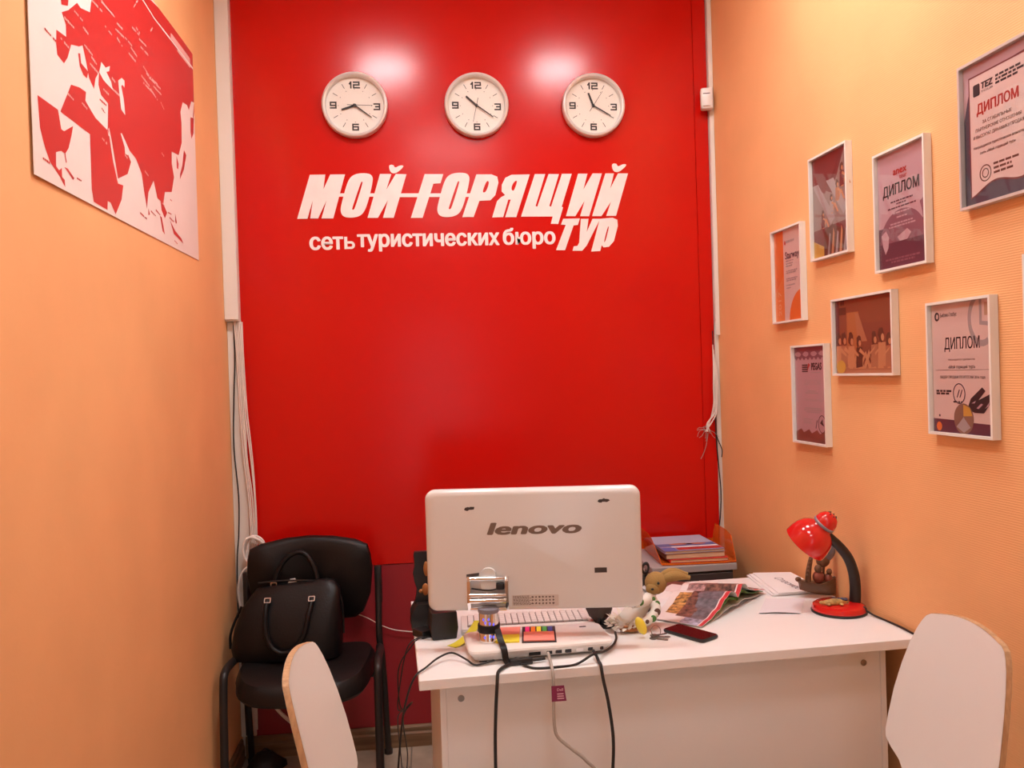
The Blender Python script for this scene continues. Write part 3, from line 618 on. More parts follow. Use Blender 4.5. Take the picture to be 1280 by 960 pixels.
def seated(t, x, y, s, z, k, top, lean=1):
    """a small printed seated figure: bent legs, torso, arm, head and hair"""
    flat('printed_figure', [(x-.1*s, y), (x+.25*s*lean, y+.42*s), (x+.5*s*lean, y), (x+.38*s*lean, y), (x+.22*s*lean, y+.28*s), (x+.03*s, y)], z, C_SKIN, t)
    flat('printed_figure', [(x-.18*s, y+.02*s), (x-.15*s, y+.52*s), (x+.1*s, y+.52*s), (x+.1*s, y+.05*s)], z+.0002, top, t)
    flat('printed_figure', [(x+.02*s, y+.5*s), (x+.28*s*lean, y+.32*s), (x+.26*s*lean, y+.27*s), (x-.04*s, y+.42*s)], z+.0004, C_SKIN, t)
    flat('printed_figure', blob(x-.045*s, y+.67*s, .10*s, .15*s, 12, k, .25), z+.0003, C_BROWN, t)
    flat('printed_figure', blob(x+.005*s, y+.62*s, .055*s, .075*s, 10, k+1, .08), z+.0005, C_SKIN, t)
def d_coll(t, x, y, w, h, z):
    flat('backdrop', rect(x, y, x+w, y+h), z, C_MAR, t)
    flat('pale_field', [(x, y+h*.28), (x, y+h*.75), (x+w*.55, y+h*.6), (x+w*.9, y+h*.98), (x+w, y+h*.7), (x+w, y+h*.3)], z+.0002, m3('print_dull_taupe', (.27, .20, .18)), t)
    flat('dark_roof', [(x, y+h), (x, y+h*.74), (x+w*.35, y+h*.62), (x+w*.88, y+h)], z+.0004, C_MAR, t)
    flat('light_ray', [(x, y+h*.74), (x+w*.16, y+h*.74), (x+w*.62, y+h*.36), (x+w*.5, y+h*.3)], z+.0006, C_GREY, t)
    flat('light_ray', [(x+w*.40, y+h*.74), (x+w*.6, y+h*.74), (x+w*.95, y+h*.42), (x+w*.85, y+h*.36)], z+.0006, C_GREY, t)
    flat('sand', [(x, y), (x, y+h*.18), (x+w*.3, y+h*.1), (x+w*.3, y)], z+.0008, C_GOLD, t)
    for k, (a, b, s, tp) in enumerate(((.3, .28, .07, C_MAR), (.55, .40, .075, C_GREY), (.72, .5, .08, C_SAND), (.85, .62, .09, C_MAR))):
        seated(t, x+w*a, y+h*b, s, z+.001+k*.0001, 11+k*2, tp)
    flat('dark_cloth', [(x+w*.3, y), (x+w*.32, y+h*.25), (x+w*.55, y+h*.3), (x+w*.9, y+h*.2), (x+w, y)], z+.0017, C_BROWN, t)
    for k in range(5): flat('fold', [(x+w*(.40+k*.11), y+h*.01), (x+w*(.47+k*.11), y+h*(.22+.04*(k % 2))), (x+w*(.5+k*.11), y+h*.2), (x+w*(.46+k*.11), y+h*.01)], z+.0020, C_SKIN if k % 2 else C_GREY, t)
frame(2.552, 1.832, .226, .327, 'dark photo of a group of people framed in white, tall format', d_coll, name='framed_photo', group='framed photos on the right wall', back=C_MAR)
def d_star(t, x, y, w, h, z):
    flat('orange_band', rect(x, y, x+w*.33, y+h), z, C_ORNG, t)
    flat('pale_band_part', [(x, y), (x+w*.33, y), (x+w*.33, y+h*.5), (x, y+h*.32)], z+.0002, m3('print_orange_light', (.74, .22, .06)), t)  # lower part of the band in a paler orange
    flat('orange_arc', [(x+w*.5, y)]+[(x+w-w*.5*math.cos(R(90*k/8)), y+h*.33*math.sin(R(90*k/8))) for k in range(9)]+[(x+w, y)], z, C_ORNG, t)
    z += .0006
    flat('logo_mark', blob(x+w*.40, y+h*.855, .005, .008, 8, 2), z, C_REDT, t)
    lines(t, x+w*.44, x+w*.72, ((y+h*.85, 1),), .008, z, C_GREY, 21, False)
    fit_text('lettering', 'Starway', x+w*.40, x+w*.88, y+h*.675, .026, C_NAVY, t, z, .01)
    lines(t, x+w*.42, x+w*.9, ((y+h*.645, .55), (y+h*.615, .5), (y+h*.59, .45), (y+h*.535, .8), (y+h*.515, .7), (y+h*.45, .8), (y+h*.43, .7), (y+h*.38, .6), (y+h*.35, .3)), .004, z, C_GREY, 22, False)
    me = fit_text('lettering', '2017', 0, .085, 0, .022, m3('print_peach', (.76, .40, .22)), t, 0, .005)
    me.matrix_local = basis((x+w*.22, y+.02, z), (0, 1, 0), (-1, 0, 0), (0, 0, 1))
frame(2.838, 1.650, .220, .326, 'white certificate with orange left band, nearest the red wall', d_star, back=C_ROSE)
def d_peop(t, x, y, w, h, z):
    flat('warm_wall', rect(x, y, x+w, y+h), z, m3('print_terracotta', (.24, .075, .035)), t)
    flat('ground', rect(x, y, x+w, y+h*.16), z+.0002, C_SAND, t)
    flat('column', rect(x, y+h*.1, x+w*.07, y+h), z+.0002, C_MAR, t)
    flat('sign_plate', rect(x+w*.07, y+h*.80, x+w*.20, y+h*.9), z+.0004, C_BROWN, t)
    flat('sign_plate', rect(x+w*.1, y+h*.93, x+w*.17, y+h), z+.0004, C_BROWN, t)
    flat('door', rect(x+w*.21, y+h*.1, x+w*.42, y+h*.82), z+.0004, m3('print_ochre', (.42, .15, .05)), t)
    flat('curtain', [(x+w*.36, y+h*.8), (x+w*.42, y+h*.8), (x+w*.56, y+h*.42), (x+w*.40, y+h*.42)], z+.0006, C_SAND, t)
    flat('low_wall', rect(x+w*.48, y+h*.1, x+w*.97, y+h*.66), z+.0002, m3('print_dark_terracotta', (.22, .065, .035)), t)
    for k, (a, s, tp, ln) in enumerate(((.08, .135, C_SKIN, 1), (.17, .135, C_SAND, 1), (.30, .13, C_SKIN, 1), (.44, .12, C_BROWN, 1), (.70, .13, C_SAND, -1), (.82, .14, C_SKIN, -1), (.93, .12, C_SAND, -1))):
        seated(t, x+w*a, y+h*.06, s, z+.0010+k*.00012, 31+k*2, tp, ln)
    flat('drum', blob(x+w*.1, y+h*.09, .026, .02, 14, 3, .03), z+.0026, C_GOLD, t)
frame(2.434, 1.466, .318, .233, 'landscape photo of people sitting in a row, white frame', d_peop, name='framed_photo', group='framed photos on the right wall', back=C_SAND)
def d_beau(t, x, y, w, h, z):
    flat('logo_mark', [circ(x+w*.10, y+h*.905, .009, .011), circ(x+w*.105, y+h*.905, .005, .006)], z, INK, t)
    fit_text('lettering', 'Библио-Глобус', x+w*.16, x+w*.44, y+h*.898, .010, INK, t, z, .012)
    R1, R2, cx, cy = .052, .040, x+w*.84, y+h*.86
    ring = [(cx+R1*math.cos(a)*.92, cy+R1*1.25*math.sin(a)) for a in [R(-62-k*12) for k in range(20)]]
    ring2 = [(cx+R2*math.cos(a)*.92, cy+R2*1.25*math.sin(a)) for a in [R(-62-k*12) for k in range(20)]]
    clampx = lambda l: [(min(p, x+w), min(q, y+h)) for p, q in l]
    flat('pie_ring', clampx(ring+ring2[::-1]), z, C_GREY, t)
    flat('pie_hand', [(cx, cy-.006), (cx, y+h), (cx-.008, y+h), (cx-.008, cy-.014), (x+w, cy-.02), (x+w, cy-.010)], z+.0002, C_GREY, t)
    flat('tan_patch', rect(x+w*.88, y+h*.88, x+w*.99, y+h*.975), z, m3('print_tan', (.48, .30, .20)), t)
    fit_text('lettering', 'ДИПЛОМ', x+w*.22, x+w*.80, y+h*.645, .029, INK, t, z, .012)
    fit_text('lettering', 'Награждается турагентство', x+w*.28, x+w*.72, y+h*.558, .005, C_BROWN, t, z, .01)
    fit_text('lettering', '«Мой горящий тур!»', x+w*.28, x+w*.72, y+h*.497, .008, INK, t, z, .02)
    flat('rule', rect(x+w*.06, y+h*.484, x+w*.94, y+h*.4865), z, INK, t)
    fit_text('lettering', 'ЛИДЕР ПРОДАЖ ПО ИТОГАМ 2016 года', x+w*.13, x+w*.87, y+h*.42, .007, INK, t, z, .02)
    flat('seal', [circ(x+w*.45, y+h*.305, .022, .025), circ(x+w*.45, y+h*.305, .0195, .0225)], z, C_NAVY, t)
    for dx in (-.006, .004): flat('seal', [(x+w*.45+dx-.003, y+h*.275), (x+w*.45+dx+.006, y+h*.335), (x+w*.45+dx+.009, y+h*.335), (x+w*.45+dx, y+h*.275)], z, C_NAVY, t)
    lines(t, x+w*.06, x+w*.32, ((y+h*.315, 1), (y+h*.295, .85)), .005, z, INK, 41, False); lines(t, x+w*.35, x+w*.5, ((y+h*.235, 1),), .004, z, INK, 42, False)
    flat('dark_foot', [(x, y), (x, y+h*.105), (x+w*.4, y+h*.1), (x+w*.62, y+h*.09), (x+w, y+h*.085), (x+w, y)], z, C_PURP, t)
    flat('ribbon', [(x+w*.58, y+h*.19), (x+w*.64, y+h*.27), (x+w*.82, y+h*.355), (x+w*.87, y+h*.33), (x+w*.76, y+h*.26), (x+w*.95, y+h*.31), (x+w*.96, y+h*.25), (x+w*.84, y+h*.165), (x+w*.7, y+h*.165)], z+.0002, INK, t)
    for q in (((.65, .235), (.72, .255), (.70, .235)), ((.73, .20), (.80, .235), (.83, .23), (.76, .195)), ((.86, .2), (.93, .25), (.92, .22))):
        flat('ribbon_gap', [(x+w*a, y+h*b) for a, b in q], z+.0005, C_LILAC, t)
    flat('medal', circ(x+w*.52, y+h*.115, .035, .037), z+.0005, m3('print_bronze', (.23, .13, .09)), t)
    flat('medal_sector', [(x+w*.52, y+h*.115+.006), (x+w*.52, y+h*.115+.034), (x+w*.52+.022, y+h*.115+.027), (x+w*.52+.031, y+h*.115+.008)], z+.0008, C_GOLD, t)
    flat('medal_sector', [(x+w*.52, y+h*.115+.004), (x+w*.52-.026, y+h*.115-.02), (x+w*.52, y+h*.115-.033), (x+w*.52+.024, y+h*.115-.02)], z+.0008, C_GREY, t)
    flat('red_dot', circ(x+w*.10, y+h*.045, .010, .011), z+.0003, C_ORNG, t); flat('dot', circ(x+w*.11, y+h*.13, .003), z, INK, t)
frame(1.972, 1.318, .230, .329, 'white diploma with printed bronze medal and black ribbon', d_beau, back=C_ROSE)
def d_peg(t, x, y, w, h, z):
    flat('purple_head', [(x, y+h)]+[(x+w*k/16, y+h*.875+.005*math.cos(k*PI)) for k in range(17)]+[(x+w, y+h)], z, C_PURP2, t)
    for k in range(4): flat('head_pattern', blob(x+w*(.12+.25*k), y+h*.925, .02, .008, 10, k), z+.0002, C_LILAC, t)
    flat('rust_foot', [(x, y)]+[(x+w*k/12, y+h*(.095+.02*(k % 3))) for k in range(13)]+[(x+w, y)], z, m3('print_rust', (.20, .06, .04)), t)
    for k in range(4): flat('logo_bar', rect(x+w*.24, y+h*(.735+.022*k), x+w*.42, y+h*(.735+.022*k)+.0045), z, INK, t)
    flat('logo_wing', [(x+w*.40, y+h*.73), (x+w*.44, y+h*.83), (x+w*.50, y+h*.81), (x+w*.45, y+h*.78)], z, C_REDT, t)
    fit_text('lettering', 'PEGAS', x+w*.53, x+w*.85, y+h*.755, .025, INK, t, z, .06)
    lines(t, x+w*.53, x+w*.85, ((y+h*.725, .9),), .003, z, C_GREY, 51, False)
    fit_text('lettering', 'ДИПЛОМ', x+w*.30, x+w*.80, y+h*.60, .017, C_GREY, t, z, 0)
    lines(t, x+w*.2, x+w*.85, ((y+h*.53, .4), (y+h*.51, .6)), .004, z, C_GREY, 52)
    fit_text('lettering', '«Мой горящий тур»', x+w*.27, x+w*.85, y+h*.43, .010, C_GREY, t, z, 0)
    lines(t, x+w*.2, x+w*.9, ((y+h*.35, .7), (y+h*.33, .8), (y+h*.31, .6)), .004, z, C_GREY, 53)
    lines(t, x+w*.25, x+w*.55, ((y+h*.235, 1), (y+h*.215, .8), (y+h*.195, .9)), .003, z, C_GREY, 54, False)
    flat('seal', [circ(x+w*.82, y+h*.20, .024, .029), circ(x+w*.82, y+h*.20, .0215, .0265)], z, INK, t)
    flat('seal_figure', [(x+w*.76, y+h*.21), (x+w*.84, y+h*.255), (x+w*.84, y+h*.22), (x+w*.88, y+h*.18), (x+w*.82, y+h*.19)], z, INK, t)
    flat('signature', [(x+w*.62, y+h*.15), (x+w*.66, y+h*.23), (x+w*.69, y+h*.24), (x+w*.66, y+h*.2), (x+w*.64, y+h*.15)], z, C_NAVY, t)
frame(2.708, 1.241, .226, .327, 'lilac certificate with purple head, lowest beside the red wall', d_peg, back=C_LILAC)
frame(1.641, 1.40, .236, .322, 'white frame just showing at the right edge of the photo', lambda t, x, y, w, h, z: lines(t, x+.03, x+w-.03, ((y+h*.7, .8), (y+h*.6, .6)), .006, z, INK, 60), back=C_ROSE)

# ================================================================== left corner: trunking and cables
t = thing('cable_trunking', 'white plastic cable trunking down the left corner beside the red wall', 'trunking', (0, 0, 0))
MB().box((-.774, 3.355, 1.745), (-.722, 3.397, ZC-.001), .002, 1).build('trunk_base', TRUNK, t)
MB().box((-.7745, 3.349, 1.75), (-.7215, 3.3552, ZC-.001), .002, 1).build('trunk_cover', TRUNK, t)
tag(MB().box((-.774, 3.386, .09), (-.715, 3.397, 1.744), .001, 1).build('corner_batten', TRUNK), 'pale batten strip behind the loose cables in the left corner', 'batten')
def cable(pts, r, mt, name, label, cat='cable', group=None, n=8):
    return tag(MB().tube(pts, r, n).build(name, mt, None, True), label, cat, group)
rd = random.Random(4)
for k in range(5):
    dx = k*.0052; z0 = 1.75
    pts = [(-.745+dx*1.2, 3.377-.004*(k % 2), z0), (-.738+dx*1.2, 3.374, 1.62), (-.733+dx*1.3, 3.372-.003*(k % 2), 1.40), (-.722+dx*1.4+rd.uniform(-.004, .004), 3.370, 1.2),
           (-.708+dx*1.2+rd.uniform(-.003, .003), 3.368, 1.05), (-.706+dx*1.1, 3.366, .90), (-.712+dx, 3.366, .75), (-.725+dx, 3.37, .45), (-.73+dx, 3.375, .12)]
    cable(pts, .0027, CABW, 'white_cable', 'thin white cable of the loose bundle hanging in the left corner', group='white cables in the left corner')
cable([(-.748, 3.382, 1.744), (-.747, 3.380, 1.6), (-.755, 3.378, 1.45), (-.762, 3.378, 1.25), (-.750, 3.376, 1.05), (-.755, 3.377, .9), (-.764, 3.376, .8), (-.766, 3.372, .6), (-.755, 3.372, .3), (-.75, 3.372, .1)], .0028, CABB, 'black_cable', 'black cable hanging among white ones in the left corner')
pts = []
for k in range(30):
    a = 2*PI*k/11; pts.append((-.688+.034*math.cos(a)+.008*math.sin(k*.9), 3.345-.0035*k*.3, .835+.062*math.sin(a)+.004*math.cos(k*1.7)))
cable([(-.70, 3.366, .74)]+pts+[(-.735, 3.32, .76), (-.752, 3.325, .70), (-.748, 3.335, .62), (-.72, 3.36, .45)], .0052, CABW, 'cable_coil', 'coil of thick white cable beside the black chair back')
cable([(-.68, 3.37, .50), (-.69, 3.36, .33), (-.714, 3.355, .25), (-.745, 3.36, .20)], .004, CABW, 'white_cable', 'white cable curving left under the black chair')
cable([(-.665, 3.372, .42), (-.660, 3.365, .29), (-.635, 3.36, .215), (-.595, 3.36, .165), (-.56, 3.365, .13)], .0075, CABW, 'white_cable', 'thick white cable curving right under the black chair')
cable([(-.45, 3.385, .60), (-.29, 3.385, .548), (-.2, 3.386, .497), (-.12, 3.387, .472), (.05, 3.387, .455), (.3, 3.387, .45)], .002, CABW, 'white_cable', 'thin white cable running across the dull red lower wall')

# ================================================================== right corner: conduit, sensor, loose wires
t = thing('cable_trunking', 'thin white conduit down the right corner beside the red wall', 'trunking', (0, 0, 0))
MB().box((1.2235, 3.380, 1.70), (1.2415, 3.3985, ZC-.001), .002, 1).build('trunk_base', TRUNK, t)
MB().box((1.223, 3.376, 1.64), (1.241, 3.3805, ZC-.001), .001, 1).build('trunk_cover', TRUNK, t)
t = thing('motion_sensor', 'small white motion sensor high on the right corner conduit', 'sensor', M=Matrix.Translation((1.200, 3.345, 2.620)) @ Matrix.Rotation(R(-14), 4, 'Z'))
MB().box((-.024, -.010, -.043), (.026, .028, .045), .008, 3).build('housing', WPLAS2, t, True)
loft(MB(), [[(x*.017, -.0125-.006*math.cos(x*PI/2)+(.006 if abs(z) > .9 else 0), -.012+z*.022) for x in (-1, -.5, 0, .5, 1)] for z in (-1, -.9, 0, .9, 1)], False).build('lens', mat('sensor_lens', (.80, .76, .72), .35), t, True)
MB().box((-.015, -.0115, .018), (.013, -.009, .0215)).build('indicator_slot', mat('dark_slot', (.12, .08, .08), .5), t)
rd = random.Random(9)
for k in range(4):
    pts = [(1.213+.002*k, 3.392, 1.60-.02*k), (1.211+.004*k, 3.386, 1.50), (1.206+.006*k, 3.378, 1.42), (1.205+.005*k, 3.376, 1.36), (1.195+.006*k, 3.374, 1.31), (1.183+rd.uniform(-.01, .01), 3.376, 1.27), (1.176+rd.uniform(-.012, .012), 3.38, 1.235)]
    cable(pts, .0024, CABW, 'loose_wire', 'thin pale wire of the tangle hanging at the right corner', 'wire', 'loose wires at the right corner')
t = thing('wire_tangle', 'tangle of thin bare wire ends at the right corner of red wall', 'wire', (1.176, 3.388, 1.24))
for k in range(9):
    p = Vector((rd.uniform(-.008, .008), rd.uniform(-.008, .004), rd.uniform(0, .02))); pts = [p]
    d = Vector((rd.uniform(-1, 1), rd.uniform(-.2, .1), rd.uniform(-1, .2)))
    for q in range(4):
        pts.append(pts[-1]+d*.014); d = (d+Vector((rd.uniform(-1, 1), 0, rd.uniform(-.9, .5)))).normalized()
    for q in pts: q.y = max(min(q.y, .006), -.03)
    MB().tube(pts, .0009, 5).build('wire_end', CABG, t, True)
cable([(1.182, 3.392, 1.23), (1.172, 3.39, 1.18), (1.158, 3.391, 1.14), (1.147, 3.392, 1.12)], .0012, CABG, 'loose_wire', 'single grey wire end dangling over the red board', 'wire')
cable([(1.213, 3.392, 1.23), (1.225, 3.385, 1.19), (1.236, 3.38, 1.155), (1.233, 3.378, 1.125)], .0022, CABB, 'loose_wire', 'short black wire end dangling at the right corner', 'wire')
cable([(1.214, 3.393, 1.66), (1.216, 3.394, 1.4), (1.217, 3.392, 1.2), (1.223, 3.388, 1.08), (1.228, 3.386, .98), (1.224, 3.388, .88), (1.215, 3.390, .80), (1.213, 3.392, .6)], .0026, CABB, 'black_cable', 'black cable running down the right corner behind the tray')

# ================================================================== desk
DA = R(2.5); DO = (-.038, 1.988)
def dk(x, y):   # desk-local to world (plan)
    return (DO[0]+x*math.cos(DA)-y*math.sin(DA), DO[1]+x*math.sin(DA)+y*math.cos(DA))
ZD = .775
t = thing('desk', 'white laminate office desk with closed front panel', 'desk', (DO[0], DO[1], 0), DA)
DW, DD = 1.312, .715
MB().box((0, 0, .750), (DW, DD, ZD), .0015, 1).build('desk_top', WLAM, t)
MB().box((.053, .085, .001), (.069, DD-.03, .7495), .001, 1).build('side_panel', WLAM, t)
MB().box((1.248, .085, .001), (1.264, DD-.03, .7495), .001, 1).build('side_panel', WLAM, t)
MB().box((.0692, .0875, .10), (1.2478, .1035, .7493), .0005, 1).build('front_panel', WLAM, t)
for x, z in ((.106, .690), (1.200, .690)):
    s_ = MB().lathe([(.0085, 0), (.0085, .002), (.006, .0025), (.006, .001), (1e-7, .001)], 16, Matrix.Translation((x, .0875, z)) @ Matrix.Rotation(PI/2, 4, 'X')).build('cam_screw', DSTEEL, t)

# ================================================================== all in one computer with its white base
CX, CY = .27, 2.155
t = thing('desktop_computer', 'white all-in-one computer seen from behind on its white base', 'computer', (CX, CY, ZD))
ba = R(3.0); BM = Matrix.Rotation(ba, 4, 'Z')
def rr3(x0, y0, x1, y1, r, z, M): return [M @ Vector((p[0], p[1], z)) for p in rrect(x0, y0, x1, y1, r)]
bs = MB(); W2, D2 = .188, .084
loft(bs, [rr3(-W2+i, -D2+i, W2-i, D2-i, .022-i*.5, z, BM) for i, z in ((.024, .0035), (.016, .007), (.004, .022), (0, .029), (.002, .034), (.007, .0365))])
base = bs.build('base', WPLAS2, t, True)
for x, w_, mt in ((-.02, .03, BLACKP), (.018, .014, INK), (.042, .016, INK), (.067, .016, INK), (.097, .018, PAPER), (.125, .012, INK), (.155, .008, INK)):
    p = BM @ Vector((x, -D2+.0075, .0175)); o = MB().obox(p, (w_, .006, .010), BM, .0008).build('port', mt, base)
MB().obox(BM @ Vector((.135, .045, .0368)), (.018, .007, .001), BM, .0003).build('label_plate', INK, base)
for sx in (-1, 1): MB().obox(BM @ Vector((sx*.15, 0, .0018)), (.02, .12, .0034), BM, .001).build('rubber_foot', BLACKP, base)
# screen
SA = R(-8.5); SXv = Vector((math.cos(SA), math.sin(SA), 0)); SZ = SXv.cross(Vector((0, 0, 1)))
SC = Vector((.2695-CX, 2.160-CY, 1.0415-ZD)); SM = basis(SC, SXv, (0, 0, 1), SZ)   # local x right, y up, z towards the visitor
sw, sh = .2825, .1595
scr = MB()
loft(scr, [[SM @ Vector((p[0], p[1], z)) for p in rrect(-sw+i, -sh+i, sw-i, sh-i, .024-i*.6, 6)] for i, z in ((.004, -.020), (0, -.016), (0, .004), (.003, .010), (.008, .0135), (.016, .0150))])
screen = scr.build('screen_housing', WPLAS, t, True)
MB().prism(rrect(-sw+.02, -sh+.03, sw-.02, sh-.02, .004), -.0212, -.0203, SM).build('display', mat('dark_screen', (.02, .02, .025), .1), screen)
zb = .0152
LG = mat('grey_logo', (.22, .16, .125), .35, .3)
o = fit_text('logo', 'lenovo', -.121, .128, .0405, .034, LG, screen, 0, .045, .18); o.matrix_local = SM @ Matrix.Translation((0, 0, zb+.0004))
DARKT = mat('dark_tape', (.05, .035, .03), .5)
MB().prism(rect(.158, -.064, .190, -.051), zb, zb+.0009, SM).build('tape', DARKT, screen)
MB().prism([(-.178, -.071), (-.145, -.066), (-.144, -.058), (-.178, -.062)], zb, zb+.0009, SM).build('tape', DARKT, screen)
for x, y in ((-.165, .110), (.186, .1235)):
    for k in range(3): MB().prism(blob(x+(k-1)*.007, y+random.uniform(-.001, .002), .008, .0042, 9, k+int(x*100), .3), zb+.0001*k, zb+.0006+.0001*k, SM).build('glue_mark', DARKT, screen)
lb = MB().prism(rect(-.060, -.148, .062, -.119), zb, zb+.0004, SM).build('rating_label', mat('label_grey', (.60, .54, .49), .4), screen)
rd = random.Random(3); pr_ = MB()
for k in range(9):
    y = -.121-.0028*k; x = -.057
    while x < -.014:
        w_ = rd.uniform(.002, .007); pr_.prism(rect(x, y-.0014, x+w_, y), zb+.0004, zb+.0006, SM); x += w_+.0014
for i in range(7):
    for j in range(3):
        x = -.006+.009*i; y = -.1245-.0085*j; pr_.prism(blob(x, y, .0028, .0026, 7, i*3+j, .35), zb+.0004, zb+.0006, SM)
o = pr_.build('label_print', mat('label_ink', (.14, .10, .09), .5), screen); o['kind'] = 'stuff'
# hinge bracket, chrome neck
br_ = MB()
for sx in (-1, 1):
    x = -.121+sx*.0495
    prof = [(-.016+zb, -.066), (.018+zb, -.064), (.026+zb, -.075), (.028+zb, -.13), (.020+zb, -.152), (.002+zb, -.156)]
    prof = [(zb+.0006, -.066), (.018+zb, -.064), (.026+zb, -.075), (.028+zb, -.13), (.020+zb, -.152), (zb+.0006, -.156)]
    Mx = SM @ basis((x, 0, 0), (0, 0, 1), (0, 1, 0), (-1, 0, 0))
    br_.prism(prof, -.004, .004, Mx)
bracket = br_.build('bracket', CHROME, t)
for y, z, r in ((-.070, .020, .0055), (-.112, .024, .0055), (-.126, .026, .0065), (-.148, .018, .0055)):
    MB().tube([SM @ Vector((-.168, y, zb+z)), SM @ Vector((-.074, y, zb+z))], r, 12, False).build('cross_bar', CHROME, bracket, True)
MB().prism(rrect(-.139, -.108, -.100, -.044, .017), zb+.0007, zb+.013, SM).build('hinge_tab', mat('glare_white', (.86, .92, .93), .18, .25), bracket, True)  # bright reflection on the tab is put into its whitish colour
MB().obox(SM @ Vector((-.089, -.091, zb+.010)), (.022, .018, .022), SM.to_3x3().to_4x4(), .004).build('plug', BLACKP, bracket)
MB().tube([SM @ Vector((-.165, -.098, zb+.006)), SM @ Vector((-.12, -.101, zb+.016)), SM @ Vector((-.09, -.096, zb+.014))], .002, 6).build('lead', CABB, bracket)
nk = SM @ Vector((-.121, 0, zb+.024)); 
MB().lathe([(.0255, .0368), (.0265, .040), (.0255, .043), (.0255, .118), (.022, .122), (1e-7, .122)], 32, Matrix.Translation((nk.x, nk.y, 0))).build('neck', CHROME, t, True)
MB().lathe([(.0285, .062), (.0292, .064), (.0292, .080), (.0285, .082), (.026, .082), (.026, .062)], 28, Matrix.Translation((nk.x, nk.y, 0)), close=True).build('cable_tie', BLACKL, t, True)
MB().lathe([(.0262, .112), (.0275, .114), (.0275, .1225), (1e-7, .1235)], 28, Matrix.Translation((nk.x, nk.y, 0))).build('neck_collar', GREYB, t, True)
BLUE = mat('blue_glint_glow', (.10, .10, .75), .3, emit=((.15, .15, 1.0), .7))  # bluish reflections on the chrome neck, put in as glowing beads
for a, z in ((-2.2, .098), (-2.0, .09), (-1.65, .099), (-1.55, .088), (-1.15, .085), (-2.1, .052), (-1.2, .053), (-1.5, .055)):
    MB().ball((nk.x+.0252*math.cos(a), nk.y+.0252*math.sin(a), z), (.0028, .0022, .0042), n=8, m_=5).build('blue_glint', BLUE, t)
def ribbon(path, w, th):
    path = catmull([Vector(q) for q in path], 5); rings = []
    for i, q in enumerate(path):
        d = (path[min(i+1, len(path)-1)]-path[max(i-1, 0)]).normalized(); s_ = Vector((1, .25, 0)); s_ = (s_-d*s_.dot(d)).normalized(); u_ = d.cross(s_)
        rings.append([q+s_*w+u_*th, q-s_*w+u_*th, q-s_*w-u_*th, q+s_*w-u_*th])
    return loft(MB(), rings)
ribbon([(nk.x+.020, nk.y-.022, .072), (nk.x+.024, nk.y-.036, .056), (nk.x+.028, nk.y-.056, .045), (nk.x+.030, nk.y-.074, .042), (nk.x+.032, nk.y-.083, .030), (nk.x+.034, nk.y-.085, .014), (nk.x+.040, nk.y-.088, .005)], .008, .0016).build('tie_strap', BLACKL, t, True)

# sticky notes and index tabs lying on the base
zt = ZD+.0368
def slab(name, pts, z, th, mt, label, cat, group=None, parent=None):
    o = MB().prism(pts, z, z+th).build(name, mt, parent)
    if parent is None: tag(o, label, cat, group)
    return o
SALMON = mat('salmon_paper', (.86, .28, .22), .7); YELL = mat('yellow_paper', (.86, .72, .05), .7)
slab('sticky_note', [(.172, 2.233), (.235, 2.228), (.226, 2.168), (.166, 2.172)], zt, .004, SALMON, 'salmon sticky note pad on the computer base beside the chrome neck', 'sticky note')
slab('sticky_note', [(.165, 2.170), (.2255, 2.166), (.219, 2.108), (.159, 2.112)], zt, .004, YELL, 'yellow sticky note pad on the computer base beside the chrome neck', 'sticky note')
t = thing('index_tabs', 'black card of coloured index tabs over a salmon note on the computer base', 'sticky notes', (.2770, 2.162, zt), R(-7))
MB().box((-.0445, -.066, 0), (.0445, .066, .002)).build('card', INK, t)
MB().box((-.040, -.060, .0022), (.040, .012, .005)).build('note_pad', SALMON, t)
for k, c in enumerate(((.85, .03, .22), (.90, .22, .02), (.90, .78, .04), (.06, .40, .08), (.03, .06, .30))):
    MB().box((-.036+k*.0152, .016, .0022), (-.0245+k*.0152, .060, .0035)).build('tab', mat('tab_%d' % k, c, .6), t)
# curled yellow note
mb = MB(); mb.grid(lambda a, b: (.036+a*.080+b*.022, 2.232+a*.05-b*.024+.04*a*a, ZD+.0012+.036*a**2.2+.006*b*a), 14, 4, .0005)
tag(mb.build('sticky_note', mat('lime_yellow_paper', (.66, .60, .04), .7), None, True), 'curled yellow sticky note on the desk left of the computer base', 'sticky note')

# keyboard beyond the base
t = thing('keyboard', 'white keyboard on the desk beyond the computer base', 'keyboard', (.270, 2.372, ZD), R(-2))
MB().box((-.19, -.068, .0005), (.19, .066, .018), .004, 2).build('keyboard_body', WPLAS2, t, True)
MB().box((-.172, -.05, .0182), (.172, .058, .0192)).build('key_bed', mat('key_bed_grey', (.28, .22, .21), .6), t)
kb = MB()
for r_ in range(6):
    for c in range(19):
        x = -.170+c*.0181; y = -.048+r_*.0178; kb.box((x, y, .0194), (x+.0155, y+.0150, .0245), .0012, 1)
o = kb.build('keys', mat('white_keys', (.80, .74, .72), .4), t); o['kind'] = 'stuff'
for k in range(4): MB().box((-.185+k*.022, -.0712, .006), (-.168+k*.022, -.0679, .013), .001, 1).build('front_button', WPLAS2, t)

